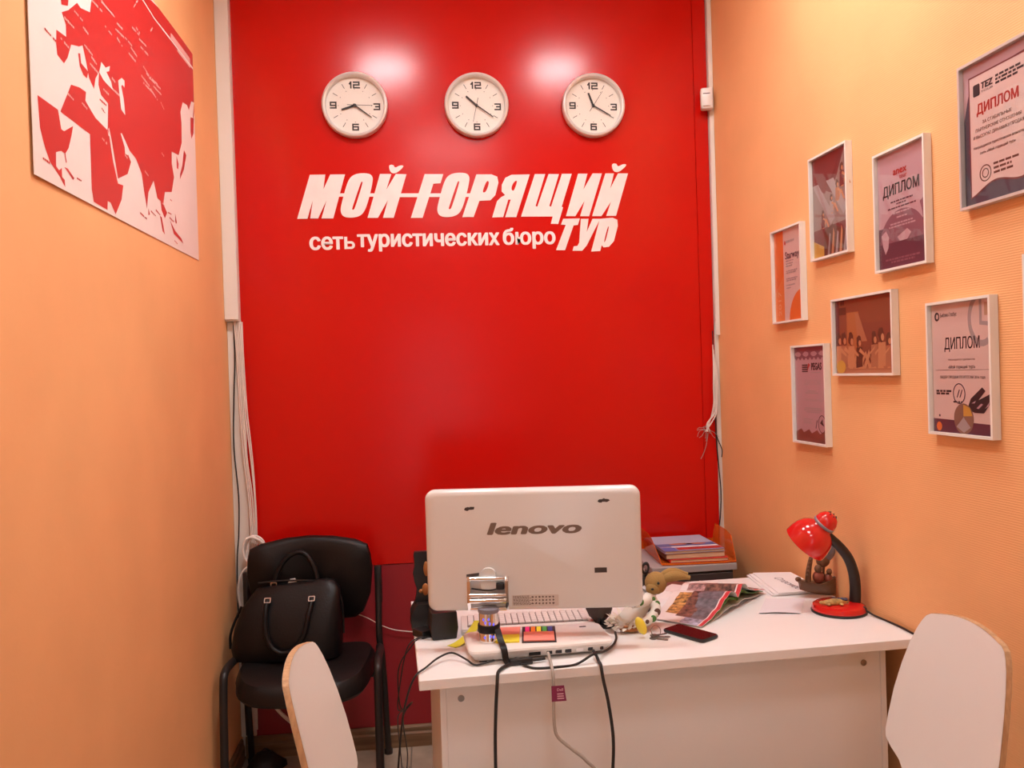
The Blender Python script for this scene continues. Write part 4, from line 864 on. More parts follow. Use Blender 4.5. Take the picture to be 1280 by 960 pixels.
# black stand and black box left of the screen
t = thing('desk_stand', 'tall black wavy-sided desk stand beyond the left edge of the computer', 'stand', (-.02, 2.45, ZD), R(4))
outl = [(-.031, .062), (-.026, .085), (-.024, .105), (-.031, .128), (-.034, .150), (-.029, .172), (-.0305, .205), (-.028, .214), (.02, .214), (.028, .205), (.028, .172), (.034, .150), (.031, .128), (.024, .105), (.028, .062)]
MB().prism(outl, -.010, .010, Matrix.Rotation(PI/2, 4, 'X')).build('upright', BLACKP, t)
ft = MB(); ft.prism([(-.045, .0005), (.05, .0005), (.05, .03), (.03, .068), (-.026, .068), (-.044, .040)], -.035, .045, Matrix.Rotation(PI/2, 4, 'X')); ft.build('foot', BLACKP, t)
WOODK = mat('tan_wood', (.42, .17, .05), .5)
MB().ball((.004, -.016, .165), (.008, .006, .022)).build('tan_knob', WOODK, t, True); MB().ball((.000, -.017, .105), (.010, .007, .018)).build('tan_knob', WOODK, t, True); MB().ball((-.013, -.013, .10), .006).build('tan_knob', WOODK, t, True)
t = thing('black_box', 'black slant-sided plastic box on the desk left corner under the screen', 'box', (.028, 2.315, ZD), R(6))
loft(MB(), [[(x, y, z) for x, y in rrect(-.034-dx, -.030, .034+dx, .045, .004, 3)] for z, dx in ((.001, -.001), (.004, 0), (.030, .005), (.072, .002), (.075, .0))]).build('box_body', BLACKP, t, True)
MB().obox((-.052, .022, .011), (.045, .05, .02), R(30), .002).build('box_wing', BLACKP, t)

# dark brown figurine under the screen's right end
t = thing('figurine', 'dark brown draped figurine under the right end of the screen', 'figurine', (.472, 2.315, ZD))
BRN = mat('dark_brown_glaze', (.055, .028, .02), .35, bump=('noise', 60, .4))
MB().box((-.035, -.028, .0005), (.04, .022, .009), .003, 2).build('plinth', BLACKP, t)
loft(MB(), [[(math.cos(a)*r_*(1+.10*math.sin(5*a+z*80)), math.sin(a)*r_*.7*(1+.10*math.sin(5*a+z*80)), z) for a in [2*PI*k/30 for k in range(30)]] for r_, z in ((.016, .008), (.018, .02), (.030, .034), (.036, .052), (.035, .075), (.030, .095), (.018, .115), (.012, .125))]).build('robe', BRN, t, True)
MB().ball((0, 0, .137), (.014, .014, .017)).build('figurine_head', BRN, t, True)
for sx in (-.5, 1): MB().tube([(sx*.008, -.012, .009), (sx*.008, -.014, .03)], .006, 8, False).build('foot', BLACKP, t)

# black pen cup with scissors behind the screen's right edge
t = thing('pen_cup', 'black pen cup beyond the right edge of the screen', 'cup', (.622, 2.45, ZD))
MB().lathe([(1e-7, .0005), (.034, .0005), (.036, .003), (.038, .105), (.0365, .106), (.034, .103), (.033, .006), (1e-7, .006)], 28).build('cup_body', BLACKP, t, True)
t = thing('scissors', 'scissors with black loop handles standing in the pen cup', 'scissors', (.630, 2.45, ZD))
for sx, z in ((-1, .139), (1, .128)):
    M_ = Matrix.Translation((sx*.014, -.006, z)) @ Matrix.Rotation(PI/2, 4, 'X') @ Matrix.Rotation(R(-sx*12), 4, 'Z') @ Matrix.Diagonal((1, 1.5, 1, 1))
    MB().lathe([(.0095+.0032*math.cos(a), .0036*math.sin(a)) for a in [2*PI*k/10 for k in range(10)]], 24, M_, close=True).build('loop_handle', BLACKP, t, True)
    MB().obox((sx*.004, -.006, .070), (.009, .002, .115), Matrix.Rotation(R(sx*4), 4, 'Y')).build('blade', STEEL, t)

# plush hare in a spotted dress
t = thing('plush_hare', 'tan plush hare in white spotted dress sitting beside the computer', 'plush toy', (.585, 2.285, ZD)); t.scale = (1.14, 1.14, 1.14)
FUR = mat('tan_plush', (.36, .21, .065), .95, bump=('noise', 300, .8)); DRESS = mat('white_dress_cloth', (.80, .74, .66), .85, bump=('noise', 120, .3))
LACE = mat('cream_lace', (.84, .76, .66), .85, bump=('noise', 160, .5)); DKG = mat('dress_green_spot', (.10, .24, .06), .8); DKB = mat('dress_brown_spot', (.12, .06, .04), .8)
bd = MB()
loft(bd, [[(cx+math.cos(a)*r_, cy+math.sin(a)*r_*.85, z) for a in [2*PI*k/24 for k in range(24)]] for r_, z, cx, cy in ((.030, .012, -.030, .0), (.034, .025, -.026, .0), (.032, .045, -.012, .0), (.028, .062, .004, .004), (.022, .078, .014, .006), (.015, .088, .022, .008))])
dress = bd.build('dress', DRESS, t, True)
hd = MB(); Mh = Matrix.Rotation(R(25), 4, 'Y')
hd.ball((.040, .0, .108), (.028, .025, .028)); hd.ball((.029, -.012, .098), (.018, .016, .015)); hd.build('hare_head', FUR, t, True)
MB().ball((.040, -.0245, .113), .0036, n=8, m_=6).build('eye', BLACKP, t, True); MB().ball((.024, -.0275, .100), (.004, .003, .003), n=8, m_=6).build('nose', BLACKP, t, True)
for dy, dz in ((-.006, 0), (.012, .004)):
    MB().tube([(.054, dy, .114+dz), (.075, dy, .122+dz), (.098, dy-.002, .124+dz), (.124, dy-.004, .118+dz)], lambda u_: .006+.0065*math.sin(PI*min(1, u_*1.05+.05)), 10).build('ear', FUR, t, True)
for pts in ([(.020, -.012, .078), (-.002, -.034, .072), (-.032, -.04, .070)], [(.024, -.010, .074), (.030, -.030, .050), (.008, -.040, .030), (-.012, -.042, .022)]):
    a_ = MB().tube(pts, lambda u_: .0135-.003*u_, 12).build('sleeve', DRESS, t, True)
MB().lathe([(.018, 0), (.022, .006), (.017, .012), (.012, .012), (.012, 0)], 18, Matrix.Translation((.024, .004, .084)) @ Matrix.Rotation(R(20), 4, 'Y'), close=True).build('collar', mat('pale_blue_cloth', (.45, .47, .50), .8), t, True)
for (x, y, z, r_, mt) in ((-.012, -.0475, .076, .0085, DKG), (.030, -.0425, .048, .0085, DKB), (.018, -.0475, .034, .008, DKG), (.012, -.030, .080, .0055, LACE), (-.028, -.0525, .071, .005, DKB), (.034, -.030, .064, .0075, DKG), (.002, -.0525, .029, .005, DKB), (.026, -.027, .076, .005, DKG)):
    MB().ball((x, y, z), (r_, .0022, r_*1.1), n=10, m_=6).build('spot', mt, t, True)
rf = MB()   # ruffled hem
rq = random.Random(21)
for k in range(64):
    a = 2*PI*k/64*3; w_ = .022+.020*(k/64); c = Vector((-.045+math.cos(a)*w_, -.012+math.sin(a)*w_*.8, .030-.016*(k/64)+.006*rq.uniform(-1, 1)))
    out = Vector((math.cos(a), math.sin(a)*.8, rq.uniform(-.2, .9))).normalized(); sd = Vector((-math.sin(a), math.cos(a), 0))
    tip = c+out*rq.uniform(.010, .018)
    rf.add([c-sd*.006, c+sd*.006, tip+sd*.005+Vector((0, 0, .003)), tip-sd*.005-Vector((0, 0, .003)), c-Vector((0, 0, .005))], [(0, 1, 2, 3), (1, 0, 4), (0, 3, 4), (1, 4, 2), (2, 4, 3)])
o = rf.build('lace_ruffle', LACE, t, True); o['kind'] = 'stuff'
MB().ball((-.036, -.030, .0075), (.026, .018, .007)).build('paw', mat('brown_felt', (.45, .20, .08), .9), t, True)

# keys with lemon fob
t = thing('key_bunch', 'bunch of steel keys with yellow lemon fob beside the hare', 'keys', (.600, 2.190, ZD))
MB().ball((-.040, .0, .034), (.0135, .012, .026), Matrix.Rotation(R(-24), 4, 'Y')).build('lemon_fob', mat('lemon_yellow', (.85, .68, .06), .35), t, True)
Mr = Matrix.Translation((.002, .004, .016)) @ Matrix.Rotation(R(70), 4, 'X') @ Matrix.Rotation(R(15), 4, 'Y')
MB().lathe([(.0145+.0012*math.cos(a), .0012*math.sin(a)) for a in [2*PI*k/8 for k in range(8)]], 28, Mr, close=True).build('key_ring', DSTEEL, t, True)
def key(ang, z, off):
    pts = [circ(0, 0, .0105, .0105, 16), circ(-.004, 0, .003, .003, 8)]
    M_ = Matrix.Translation((off[0], off[1], z)) @ Matrix.Rotation(R(ang), 4, 'Z')
    mb = MB(); mb.prism(pts, 0, .0022, M_); mb.prism([(.008, -.004), (.036, -.004), (.041, 0), (.036, .0035), (.032, .0015), (.028, .004), (.024, .0015), (.020, .004), (.008, .004)], 0, .0022, M_)
    mb.build('key', DSTEEL, t)
key(-32, .0008, (-.010, -.012)); key(-12, .0034, (-.004, -.008)); key(14, .006, (-.006, -.004))

# phone
t = thing('smartphone', 'black smartphone lying face up on the desk beside magazine', 'phone', (.697, 2.190, ZD), R(-57))
loft(MB(), [[(x, y, z) for x, y in rrect(-.070+i, -.036+i, .070-i, .036-i, .011, 5)] for i, z in ((.003, .0006), (.0005, .003), (0, .006), (.0008, .0088), (.002, .0096))]).build('phone_body', BLACKP, t, True)
MB().prism(rrect(-.067, -.033, .067, .033, .009, 5), .0097, .0101).build('phone_screen', mat('phone_glass', (.02, .008, .009), .08), t)

# open magazine
t = thing('magazine', 'open glossy magazine with wavy pages on the desk', 'magazine', (0, 0, 0))
A0 = Vector((.744, 2.237, 0)); A1 = Vector((1.058, 2.540, 0)); B0 = Vector((.632, 2.350, 0)); B1 = Vector((.90, 2.71, 0))
KEYH = [(0, .002), (.12, .008), (.25, .022), (.36, .046), (.44, .058), (.50, .050), (.545, .030), (.58, .044), (.62, .062), (.66, .060), (.74, .036), (.86, .022), (1, .010)]
def hprof(u_):
    for i in range(len(KEYH)-1):
        a, b = KEYH[i], KEYH[i+1]
        if u_ <= b[0]:
            k = (u_-a[0])/(b[0]-a[0]); k = k*k*(3-2*k); return a[1]+(b[1]-a[1])*k
    return KEYH[-1][1]
def page(u_, v_, lift=0.0, k=1.0):
    p = (A0*(1-u_)+A1*u_)*(1-v_)+(B0*(1-u_)+B1*u_)*v_
    return Vector((p.x, p.y, ZD+.0015+lift+hprof(u_)*k*(1-.45*v_)))
MAGC = [mat('page_white', (.78, .70, .68), .35), mat('page_slate', (.13, .13, .15), .35, vary=(60, .5)), mat('page_brown', (.15, .07, .05), .35, vary=(70, .95)), mat('page_gold', (.42, .22, .07), .35, vary=(80, .9)), mat('page_blue', (.36, .37, .48), .35, vary=(70, .6)),
        mat('page_red_edge', (.55, .035, .04), .35), mat('page_mauve', (.34, .20, .19), .35, vary=(70, .7))]
def page_mat(u_, v_):
    if v_ < .065: return 5
    if v_ < .09: return 0
    wv = .03*math.sin(u_*23)+.02*math.sin(u_*51)
    if u_ < .10: return 4 if v_ < .42+wv else 0
    if u_ < .50:
        if v_ > .90: return 0
        if v_ < .44+(u_-.3)*.5+wv: return 1
        if v_ < .64: return 2
        if .13 < u_ < .42 and v_ < .86: return 3
        return 0
    if u_ < .55: return 2
    if v_ < .58+wv: return 2
    if v_ < .72: return 6
    return 6 if (u_ < .72 and v_ < .88) else 0
MB().grid(lambda a, b: page(a, b, .003), 60, 44, .0015, page_mat).build('top_pages', MAGC, t, True)
MB().grid(lambda a, b: page(.02+a*.97, .02+b*.97, .0005, .72), 40, 6, .0012).build('green_page', mat('page_green', (.16, .30, .05), .5), t, True)
MB().grid(lambda a, b: page(.01+a*.98, .01+b*.98, -.001, .30), 30, 4, .001).build('under_page', MAGC[0], t, True)
# second magazine spread underneath to the back and the white leaflets left of it
t = thing('magazine', 'second flat open magazine lying behind the wavy one', 'magazine', (.83, 2.665, ZD), R(48))
MB().grid(lambda a, b: (-.06+a*.13, -.13+b*.20, .0012+.0035*math.sin(a*PI)), 12, 10, .001, lambda a, b: 0 if (a < .6 and .2 < b < .9) else 2).build('spread', MAGC[:3], t, True)
tag(MB().grid(lambda a, b: (.640+a*.10+b*.07, 2.372+a*-.06+b*.19, ZD+.0012+.018*math.sin(b*PI)*a), 8, 14, .0006, lambda a, b: 0 if b > .3 else 1).build('leaflet', [PAPER, MAGC[3]], None, True), 'white leaflet bulging beside the plush hare under the magazine', 'leaflet')

# papers
t = thing('paper_stack', 'stack of white paper with handwriting on the desk by the wall', 'papers', (0, 0, ZD))
pk = MB
for k, (dx, dy) in enumerate(((-.020, .006), (-.012, .003), (0, 0))):
    q = [(1.108, 2.765), (1.236, 2.745), (1.238, 2.505), (1.085, 2.500)]
    MB().prism([(a+dx, b+dy) for a, b in q], .0006+k*.004, .0042+k*.004).build('sheet', PAPER, t)
o = fit_text('handwriting', 'Спасибо', 0, .155, 0, .026, m3('pen_ink', (.06, .04, .09)), t, 0, 0, .25)
dv = Vector((1.160-1.148, 2.520-2.672, 0)); L = dv.length; o.matrix_local = basis((1.146, 2.680, .0126), tuple(dv/L), (-(dv.y)/L, dv.x/L, 0), (0, 0, 1))
lnk = MB().prism([(1.198, 2.60), (1.200, 2.545), (1.203, 2.545), (1.201, 2.60)], .0124, .0127).build('pen_stroke', MATS['pen_ink'], t)
tag(MB().grid(lambda a, b: (.952+a*.115+b*.085, 2.338-a*.028+b*.150, ZD+.0008+.005*(1-b)**3*(.4+.6*math.sin(a*PI))), 10, 8, .0005).build('paper_sheet', mat('lilac_white_paper', (.76, .72, .75), .7), None, True), 'single small white paper sheet before the paper stack', 'paper')

# ================================================================== red desk lamp
t = thing('desk_lamp', 'red desk lamp with black gooseneck on the desk by right wall', 'lamp', (1.186, 2.312, ZD))
MB().lathe([(1e-7, .0005), (.0775, .0005), (.0785, .004), (.077, .0075), (1e-7, .0075)], 40).build('base_rim', BLACKP, t, True)
MB().lathe([(1e-7, .0076), (.076, .0076), (.0765, .012), (.073, .021), (.064, .026), (.045, .028), (1e-7, .0285)], 40).build('lamp_base', LAMPRED, t, True)
MB().ball((.052, -.045, .016), .009).build('cord_bush', BLACKP, t, True)
neck = [(.050, .0, .024), (.052, .0, .07), (.047, .0, .115), (.033, .0, .155), (.010, .0, .187), (-.018, .0, .215), (-.036, .0, .230)]
MB().tube(neck, lambda u_: .0165-.0035*u_, 14).build('gooseneck', BLACKM, t, True)
ax = Vector((-.52, .42, -.75)).normalized(); ho = Vector((-.036, .0, .262))
HM = Matrix.Translation(ho) @ rot_to(ax)
shd = MB().lathe([(.0275, .006), (.031, .014), (.041, .020), (.052, .031), (.060, .046), (.0645, .066), (.0655, .088), (.064, .089), (.0625, .066), (.058, .048), (.050, .034), (.040, .024), (.029, .018), (.024, .008)], 40, HM, close=True).build('lamp_shade', LAMPRED, t, True)
MB().lathe([(1e-7, -.036), (.013, -.034), (.023, -.027), (.030, -.015), (.032, -.002), (.032, .004), (1e-7, .004)], 32, HM).build('lamp_cap', LAMPRED, t, True)
MB().lathe([(.032, -.001), (.0335, .001), (.0335, .006), (.032, .008), (.024, .008), (.024, -.001)], 32, HM, close=True).build('grey_ring', GREYB, t, True)
for k in range(7):
    a = 2*PI*k/7; v = HM @ Vector((.013*math.cos(a), .013*math.sin(a), -.0345)); MB().ball(v, .0022, n=8, m_=5).build('vent_hole', BLACKP, t)
MB().ball(HM @ Vector((0, 0, .055)), (.022, .022, .028), n=14).build('bulb', mat('frosted_bulb', (.8, .8, .78), .4), t, True)
MB().tube([Vector((-.036, 0, .230)), Vector((-.042, .002, .246))], .014, 12, False).build('neck_joint', BLACKP, t, True)
cable([(1.239, 2.262, ZD+.016), (1.252, 2.24, ZD+.006), (1.262, 2.20, ZD+.0035), (1.268, 2.13, ZD+.0035), (1.268, 2.07, ZD+.0035)], .003, CABB, 'lamp_cord', 'black lamp cord lying along the desk edge by the right wall')
# small dragon ornament lying on the lamp base
t = thing('ornament', 'small painted lizard ornament lying on the red lamp base', 'ornament', (1.165, 2.290, ZD+.0285), R(-15))
ORN = mat('ochre_paint', (.45, .28, .09), .5, vary=(60, .5)); ORB = mat('blue_paint', (.03, .05, .12), .4)
MB().tube([(-.036, -.004, .006), (-.020, -.006, .007), (0, -.002, .008), (.018, .002, .008), (.036, .008, .005)], lambda u_: .0035+.0065*math.sin(PI*min(1, u_+.08)), 10).build('lizard_body', ORN, t, True)
for x, y in ((-.022, -.016), (-.014, .010), (.014, -.012), (.016, .014)): MB().ball((x, y, .004), (.006, .008, .0035)).build('lizard_leg', ORN, t, True)
for x in (-.004, .008, .019, .028): MB().ball((x, .004, .014), (.007, .006, .005)).build('blue_scale', ORB, t, True)
MB().ball((-.038, -.006, .007), (.009, .006, .005)).build('lizard_head', ORN, t, True)

# ship figurine behind the lamp
t = thing('ship_figurine', 'brown carved boat figurine with gnome crew behind the red lamp', 'figurine', (1.205, 2.475, ZD))
SHB = mat('brown_carved_resin', (.16, .075, .035), .5, bump=('noise', 90, .6)); SHD = mat('grey_blue_resin', (.16, .15, .17), .55, bump=('noise', 90, .5)); SHR = mat('red_brown_resin', (.28, .07, .04), .5)
rings = []
for u_ in [k/10 for k in range(11)]:
    x = -.062+u_*.118; hw = .026*math.sin(PI*min(.97, u_*.85+.12)); zk = .002+.020*(1-u_)**2*1.2; zt_ = .045+.022*abs(u_-.5)**1.5*2
    rings.append([(x-.008*(1-u_), -hw, zt_), (x, -hw*.8, (zk+zt_)/2), (x, 0, zk), (x, hw*.8, (zk+zt_)/2), (x-.008*(1-u_), hw, zt_), (x, 0, zt_-.004)])
loft(MB(), rings).build('hull', SHB, t, True)
MB().ball((-.066, 0, .058), (.010, .007, .008)).build('prow', SHB, t, True)
MB().tube([(-.034, 0, .05), (-.032, 0, .080), (-.026, 0, .110), (-.022, 0, .125)], lambda u_: .010-.004*u_, 8).build('carved_post', SHB, t, True)
for k in range(5): MB().ball((-.040+.003*k, -.006, .070+.012*k), .0042, n=8, m_=5).build('bead', SHB, t, True)
MB().ball((.0, 0, .062), (.018, .016, .020)).build('crew_body', SHR, t, True); MB().ball((-.002, -.004, .088), (.012, .011, .013)).build('crew_head', SHB, t, True)
MB().ball((.032, 0, .055), (.013, .013, .017)).build('crew_body', SHR, t, True); MB().ball((.034, -.004, .077), (.009, .009, .010)).build('crew_head', SHB, t, True)
MB().ball((.018, .004, .110), (.022, .014, .020)).build('balloon_sack', SHB, t, True); MB().ball((.036, .004, .138), (.022, .016, .030), Matrix.Rotation(R(20), 4, 'Y')).build('sail', SHD, t, True)
MB().tube([(.016, 0, .05), (.02, .003, .09), (.03, .004, .12)], .004, 8).build('mast', SHB, t, True)

# ================================================================== cables on and below the desk front
cable([(.205, 2.064, ZD+.012), (.190, 2.048, ZD+.006), (.168, 2.025, ZD+.0055), (.155, 2.000, ZD+.0055), (.151, 1.985, ZD+.003), (.148, 1.976, ZD-.02), (.143, 1.970, .70), (.139, 1.970, .62), (.138, 1.972, .50), (.141, 1.985, .30), (.15, 2.0, .05), (.16, 2.02, .006)], .0042, CABB, 'black_cable', 'black cable dropping over the desk front below the chrome neck')
cable([(.402, 2.064, ZD+.018), (.405, 2.040, ZD+.014), (.406, 2.015, ZD+.006), (.407, 1.998, ZD+.004), (.410, 1.985, ZD-.03), (.419, 1.975, .69), (.427, 1.972, .61), (.424, 1.974, .53), (.415, 1.985, .40), (.40, 2.0, .2), (.39, 2.01, .006)], .0042, CABB, 'black_cable', 'black cable dropping over the desk front from the last port')
cable([(.286, 2.063, ZD+.020), (.286, 2.045, ZD+.018), (.286, 2.005, ZD+.0055), (.286, 1.988, ZD-.001), (.286, 1.980, ZD-.03), (.284, 1.975, .70), (.284, 1.973, .65), (.292, 1.973, .620), (.325, 1.975, .588), (.360, 1.978, .555), (.39, 1.985, .50), (.40, 1.995, .3), (.37, 2.03, .006)], .0042, CABG, 'grey_cable', 'grey cable with pink tag dropping over the desk front')
t = thing('cable_tag', 'dark pink paper tag on the grey cable at the desk front', 'tag', M=basis((.2785, 1.9690, .709), (1, 0, 0), (0, 0, 1), (0, -1, 0)))
MB().prism([(0, 0), (.036, 0), (.031, .038), (0, .038)], 0, .0006).build('tag_card', mat('magenta_card', (.22, .018, .08), .6), t)
PT = mat('pink_lettering', (.70, .40, .50), .6)
fit_text('lettering', 'Dell', .0135, .0285, .0250, .007, PT, t, .0008, .02)
for k in range(3): flat('text_line', rect(.0135, .0055+.0055*k, .029+.0006*(2-k), .0085+.0055*k), .0008, PT, t, .0002)
cable([(.150, 2.066, ZD+.010), (.125, 2.062, ZD+.006), (.10, 2.058, ZD+.0045), (.078, 2.085, ZD+.012), (.045, 2.120, ZD+.018), (.010, 2.10, ZD+.014), (-.020, 2.055, ZD+.008), (-.050, 2.02, ZD-.004), (-.075, 2.03, .70), (-.09, 2.07, .60), (-.11, 2.15, .4), (-.13, 2.3, .1), (-.13, 2.4, .006)], .0026, CABB, 'black_cable', 'thin black cable looping off the left end of the desk')
cable([(.215, 2.040, ZD+.005), (.245, 2.010, ZD+.0034), (.300, 2.008, ZD+.0034), (.350, 2.018, ZD+.0034), (.395, 2.028, ZD+.022), (.430, 2.070, ZD+.012), (.463, 2.115, ZD+.010), (.485, 2.165, ZD+.012), (.494, 2.215, ZD+.013)], .0032, CABB, 'black_cable', 'black cable looping along the desk in front of the ports')
t = thing('cable_adapter', 'small black cable adapter lying in front of the computer base', 'adapter', (.215, 2.052, ZD), R(4))
MB().box((-.028, -.009, .0006), (.030, .008, .016), .003, 2).build('adapter_body', BLACKP, t, True)
MB().tube([(.03, 0, .008), (.055, .003, .008), (.062, .006, .008)], .004, 8).build('plug_lead', CABB, t, True)
for k, (dx, dz) in enumerate(((0, 0), (.022, .02))):
    cable([(-.018+dx*.6, 2.30, ZD+.006), (-.045+dx*.3, 2.295, ZD+.006), (-.072+dx*.4, 2.285, ZD-.015), (-.092-dx*.3, 2.29, .68+dz), (-.105+dx*.4, 2.31, .585), (-.088+dx, 2.36, .56+dz), (-.112+dx*.7, 2.45, .50), (-.118+dx, 2.7, .28), (-.125+dx*.5, 3.0, .06), (-.13+dx, 3.2, .004)], .0019, CABB, 'black_cable',
          ('thinner black cable hanging in the gap left of the desk, outer one', 'thinner black cable hanging in the gap left of the desk, inner one')[k])

# ================================================================== drawer unit, letter tray, books
DUA = R(1.5)
t = thing('drawer_unit', 'grey drawer unit behind the desk in the right corner', 'drawer unit', (.835, 3.03, 0), DUA)
GRT = mat('grey_laminate', (.40, .37, .37), .4); DGR = mat('dark_grey_front', (.055, .042, .04), .5)
MB().box((-.015, -.012, .735), (.318, .340, .760), .002, 1).build('unit_top', GRT, t)
MB().box((0, .0, .03), (.305, .33, .7345)).build('unit_body', DGR, t)
for k in range(4):
    d = MB().box((.005, -.010, .045+.172*k), (.300, -.0005, .045+.172*k+.166), .002, 1).build('drawer', DGR, t)
    MB().box((.11, -.022, .045+.172*k+.125), (.195, -.0102, .045+.172*k+.135), .002, 1).build('drawer_handle', STEEL, d)
for x in (.02, .28):
    for y in (.03, .29): MB().lathe([(1e-7, .0005), (.015, .0005), (.015, .03), (1e-7, .03)], 12, Matrix.Translation((x, y, 0))).build('caster', BLACKP, t)
t = thing('letter_tray', 'translucent orange letter tray on the grey drawer unit', 'tray', (.868, 3.045, .7605), R(-2))
def tinted(name, col):
    mt = bpy.data.materials.new(name); mt.use_nodes = True; nt = mt.node_tree; b = nt.nodes['Principled BSDF']
    b.inputs['Base Color'].default_value = (*col, 1); b.inputs['Roughness'].default_value = .12; b.inputs['Alpha'].default_value = .62
    return mt
ORT = tinted('orange_translucent_plastic', (.72, .14, .012))
mb = MB(); wT, dT = .285, .30
mb.grid(lambda a, b: (a*wT, b*dT, .0035), 8, 8, .003); mb.build('tray_floor', ORT, t)
def sidewall(x, sgn):
    return MB().prism([(0, .002), (.10, .085), (.16, .095), (dT, .095), (dT, .002)], -.0015, .0015, basis((x, 0, 0), (0, 1, 0), (sgn*-.18, 0, 1), (1, 0, 0)))
sidewall(0, 1).build('tray_side', ORT, t); sidewall(wT, -1).build('tray_side', ORT, t)
MB().box((-.01, dT-.002, .003), (wT+.01, dT+.001, .035)).build('tray_back', ORT, t)
MB().tube([(0, 0, .005), (wT*.2, -.003, .004), (wT*.8, -.003, .004), (wT, 0, .005)], .004, 8).build('tray_lip', ORT, t, True)
bkA = R(-3)
def book(x, y, z, w, d, h, rz, cover, label, name='book', art=False, gp=None):
    t = thing(name, label, 'book', (x, y, z), rz, gp)
    MB().box((.002, .002, .0012), (w-.002, d-.002, h-.0012)).build('page_block', mat('cream_pages', (.66, .48, .30), .8, bump=('noise', 300, .3)), t)
    MB().box((0, 0, 0), (w, d, .0010)).build('cover', cover, t); top = MB().box((0, 0, h-.0010), (w, d, h)).build('cover', cover, t)
    MB().box((-.0012, 0, 0), (.0014, d, h)).build('spine', cover, t)
    if art:
        z = h+.0001
        flat('sky', rect(.003, d*.45, w-.003, d-.003), z, m3('cover_sky', (.42, .44, .58)), t); flat('sea', rect(.003, d*.30, w-.003, d*.46), z+.0002, m3('cover_sea', (.10, .13, .32)), t)
        flat('shore', blob(w*.42, d*.42, w*.22, d*.055, 12, 4, .2), z+.0004, m3('cover_rock', (.40, .12, .06)), t); flat('shore', blob(w*.66, d*.41, w*.18, d*.05, 12, 6, .2), z+.0004, MATS['cover_rock'], t)
        flat('white_band', rect(w*.2, d*.22, w-.003, d*.275), z+.0004, PAPER, t); flat('red_band', rect(w*.25, d*.06, w-.003, d*.19), z+.0004, C_REDT, t); flat('blue_band', rect(.003, .003, w*.22, d*.22), z+.0003, m3('cover_blue', (.12, .14, .42)), t)
    return t
book(.905, 3.060, .7655, .225, .26, .012, R(-2), m3('cover_red', (.55, .02, .015)), 'thin red booklet at the bottom of the orange tray', 'booklet')
book(.892, 3.072, .7778, .232, .275, .020, R(0), m3('cover_brown', (.20, .10, .06)), 'thick catalogue under the seaside magazine in the orange tray', 'catalogue')
book(.888, 3.070, .7980, .236, .28, .010, R(1), m3('cover_violet', (.30, .27, .42)), 'magazine with a seaside cover on top of the orange tray pile', 'magazine', True)

# ================================================================== black visitor chair and handbag
t = thing('visitor_chair', 'black leatherette visitor chair in the left corner under the handbag', 'chair', (-.465, 3.10, 0), R(-1))
def seat_ring(z, ins, pf=0.0):
    out = []
    for k in range(40):
        a = 2*PI*k/40; c, s_ = math.cos(a), math.sin(a); e = .45
        x = (abs(c)**e)*(1 if c > 0 else -1)*(.245-ins); y = (abs(s_)**e)*(1 if s_ > 0 else -1)*(.205-ins)
        out.append((x*(1-.07*(y < 0)*(-y/.2)), y+(-.03 if y < 0 else 0)*(1-abs(x)/.25), z-.028*max(0, -y-.08)/.13+(.012*(abs(x)/.245)**2 if pf else 0)))
    return out
loft(MB(), [seat_ring(.405, .05), seat_ring(.408, .012), seat_ring(.425, 0), seat_ring(.455, .002), seat_ring(.472, .018, 1), seat_ring(.478, .06, 1), seat_ring(.478, .14)]).build('seat', BLACKL, t, True)
BKM = Matrix.Translation((.0, .185, .735)) @ Matrix.Rotation(R(8), 4, 'X')
def back_ring(y, ins):
    pts = []
    base_ = [(-.232, .10), (-.238, .04), (-.225, -.06), (-.195, -.135), (-.165, -.160), (-.08, -.168), (0, -.168), (.08, -.168), (.165, -.160), (.195, -.135), (.225, -.06), (.238, .04), (.232, .10), (.222, .138), (.18, .155), (.09, .168), (0, .172), (-.09, .168), (-.18, .155), (-.222, .138)]
    for x, z in base_:
        k = 1-ins/.2
        pts.append(BKM @ Vector((x*k, y-.035*(x/.238)**2, z*k)))
    return pts
loft(MB(), [back_ring(.012, .02), back_ring(.008, .004), back_ring(-.006, 0), back_ring(-.020, .004), back_ring(-.030, .02), back_ring(-.034, .06), back_ring(-.034, .14)]).build('backrest', BLACKL, t, True)
for sx in (-1, 1):
    x = sx*.267
    MB().tube([(x, -.165, .001), (x, -.150, .25), (x, -.135, .44), (x, -.110, .482), (x*.99, -.05, .490), (x*.985, .06, .478), (x*.955, .12, .47)], .0145, 12).build('leg', BLACKM, t, True)
    MB().tube([(x, .245, .001), (x*.99, .20, .25), (x*.975, .165, .42), (x*.945, .160, .50), (x*.945, .185, .64), (x*.945, .20, .755)], .0125, 12).build('leg', BLACKM, t, True)
    MB().lathe([(1e-7, 0), (.017, 0), (.017, .018), (.0145, .02), (1e-7, .02)], 14, Matrix.Translation((x, -.165, .0002))).build('foot_cap', BLACKP, t, True)
    MB().lathe([(1e-7, 0), (.017, 0), (.017, .018), (.0145, .02), (1e-7, .02)], 14, Matrix.Translation((x, .245, .0002))).build('foot_cap', BLACKP, t, True)
    MB().box((x*.945-.014, .186, .62), (x*.945+.014, .212, .765), .004, 2).build('back_sleeve', BLACKP, t, True)
MB().tube([(-.262, .02, .40), (.262, .02, .40)], .010, 10, False).build('cross_tube', BLACKM, t, True)
MB().tube([(-.262, .13, .42), (.262, .13, .42)], .010, 10, False).build('cross_tube', BLACKM, t, True)

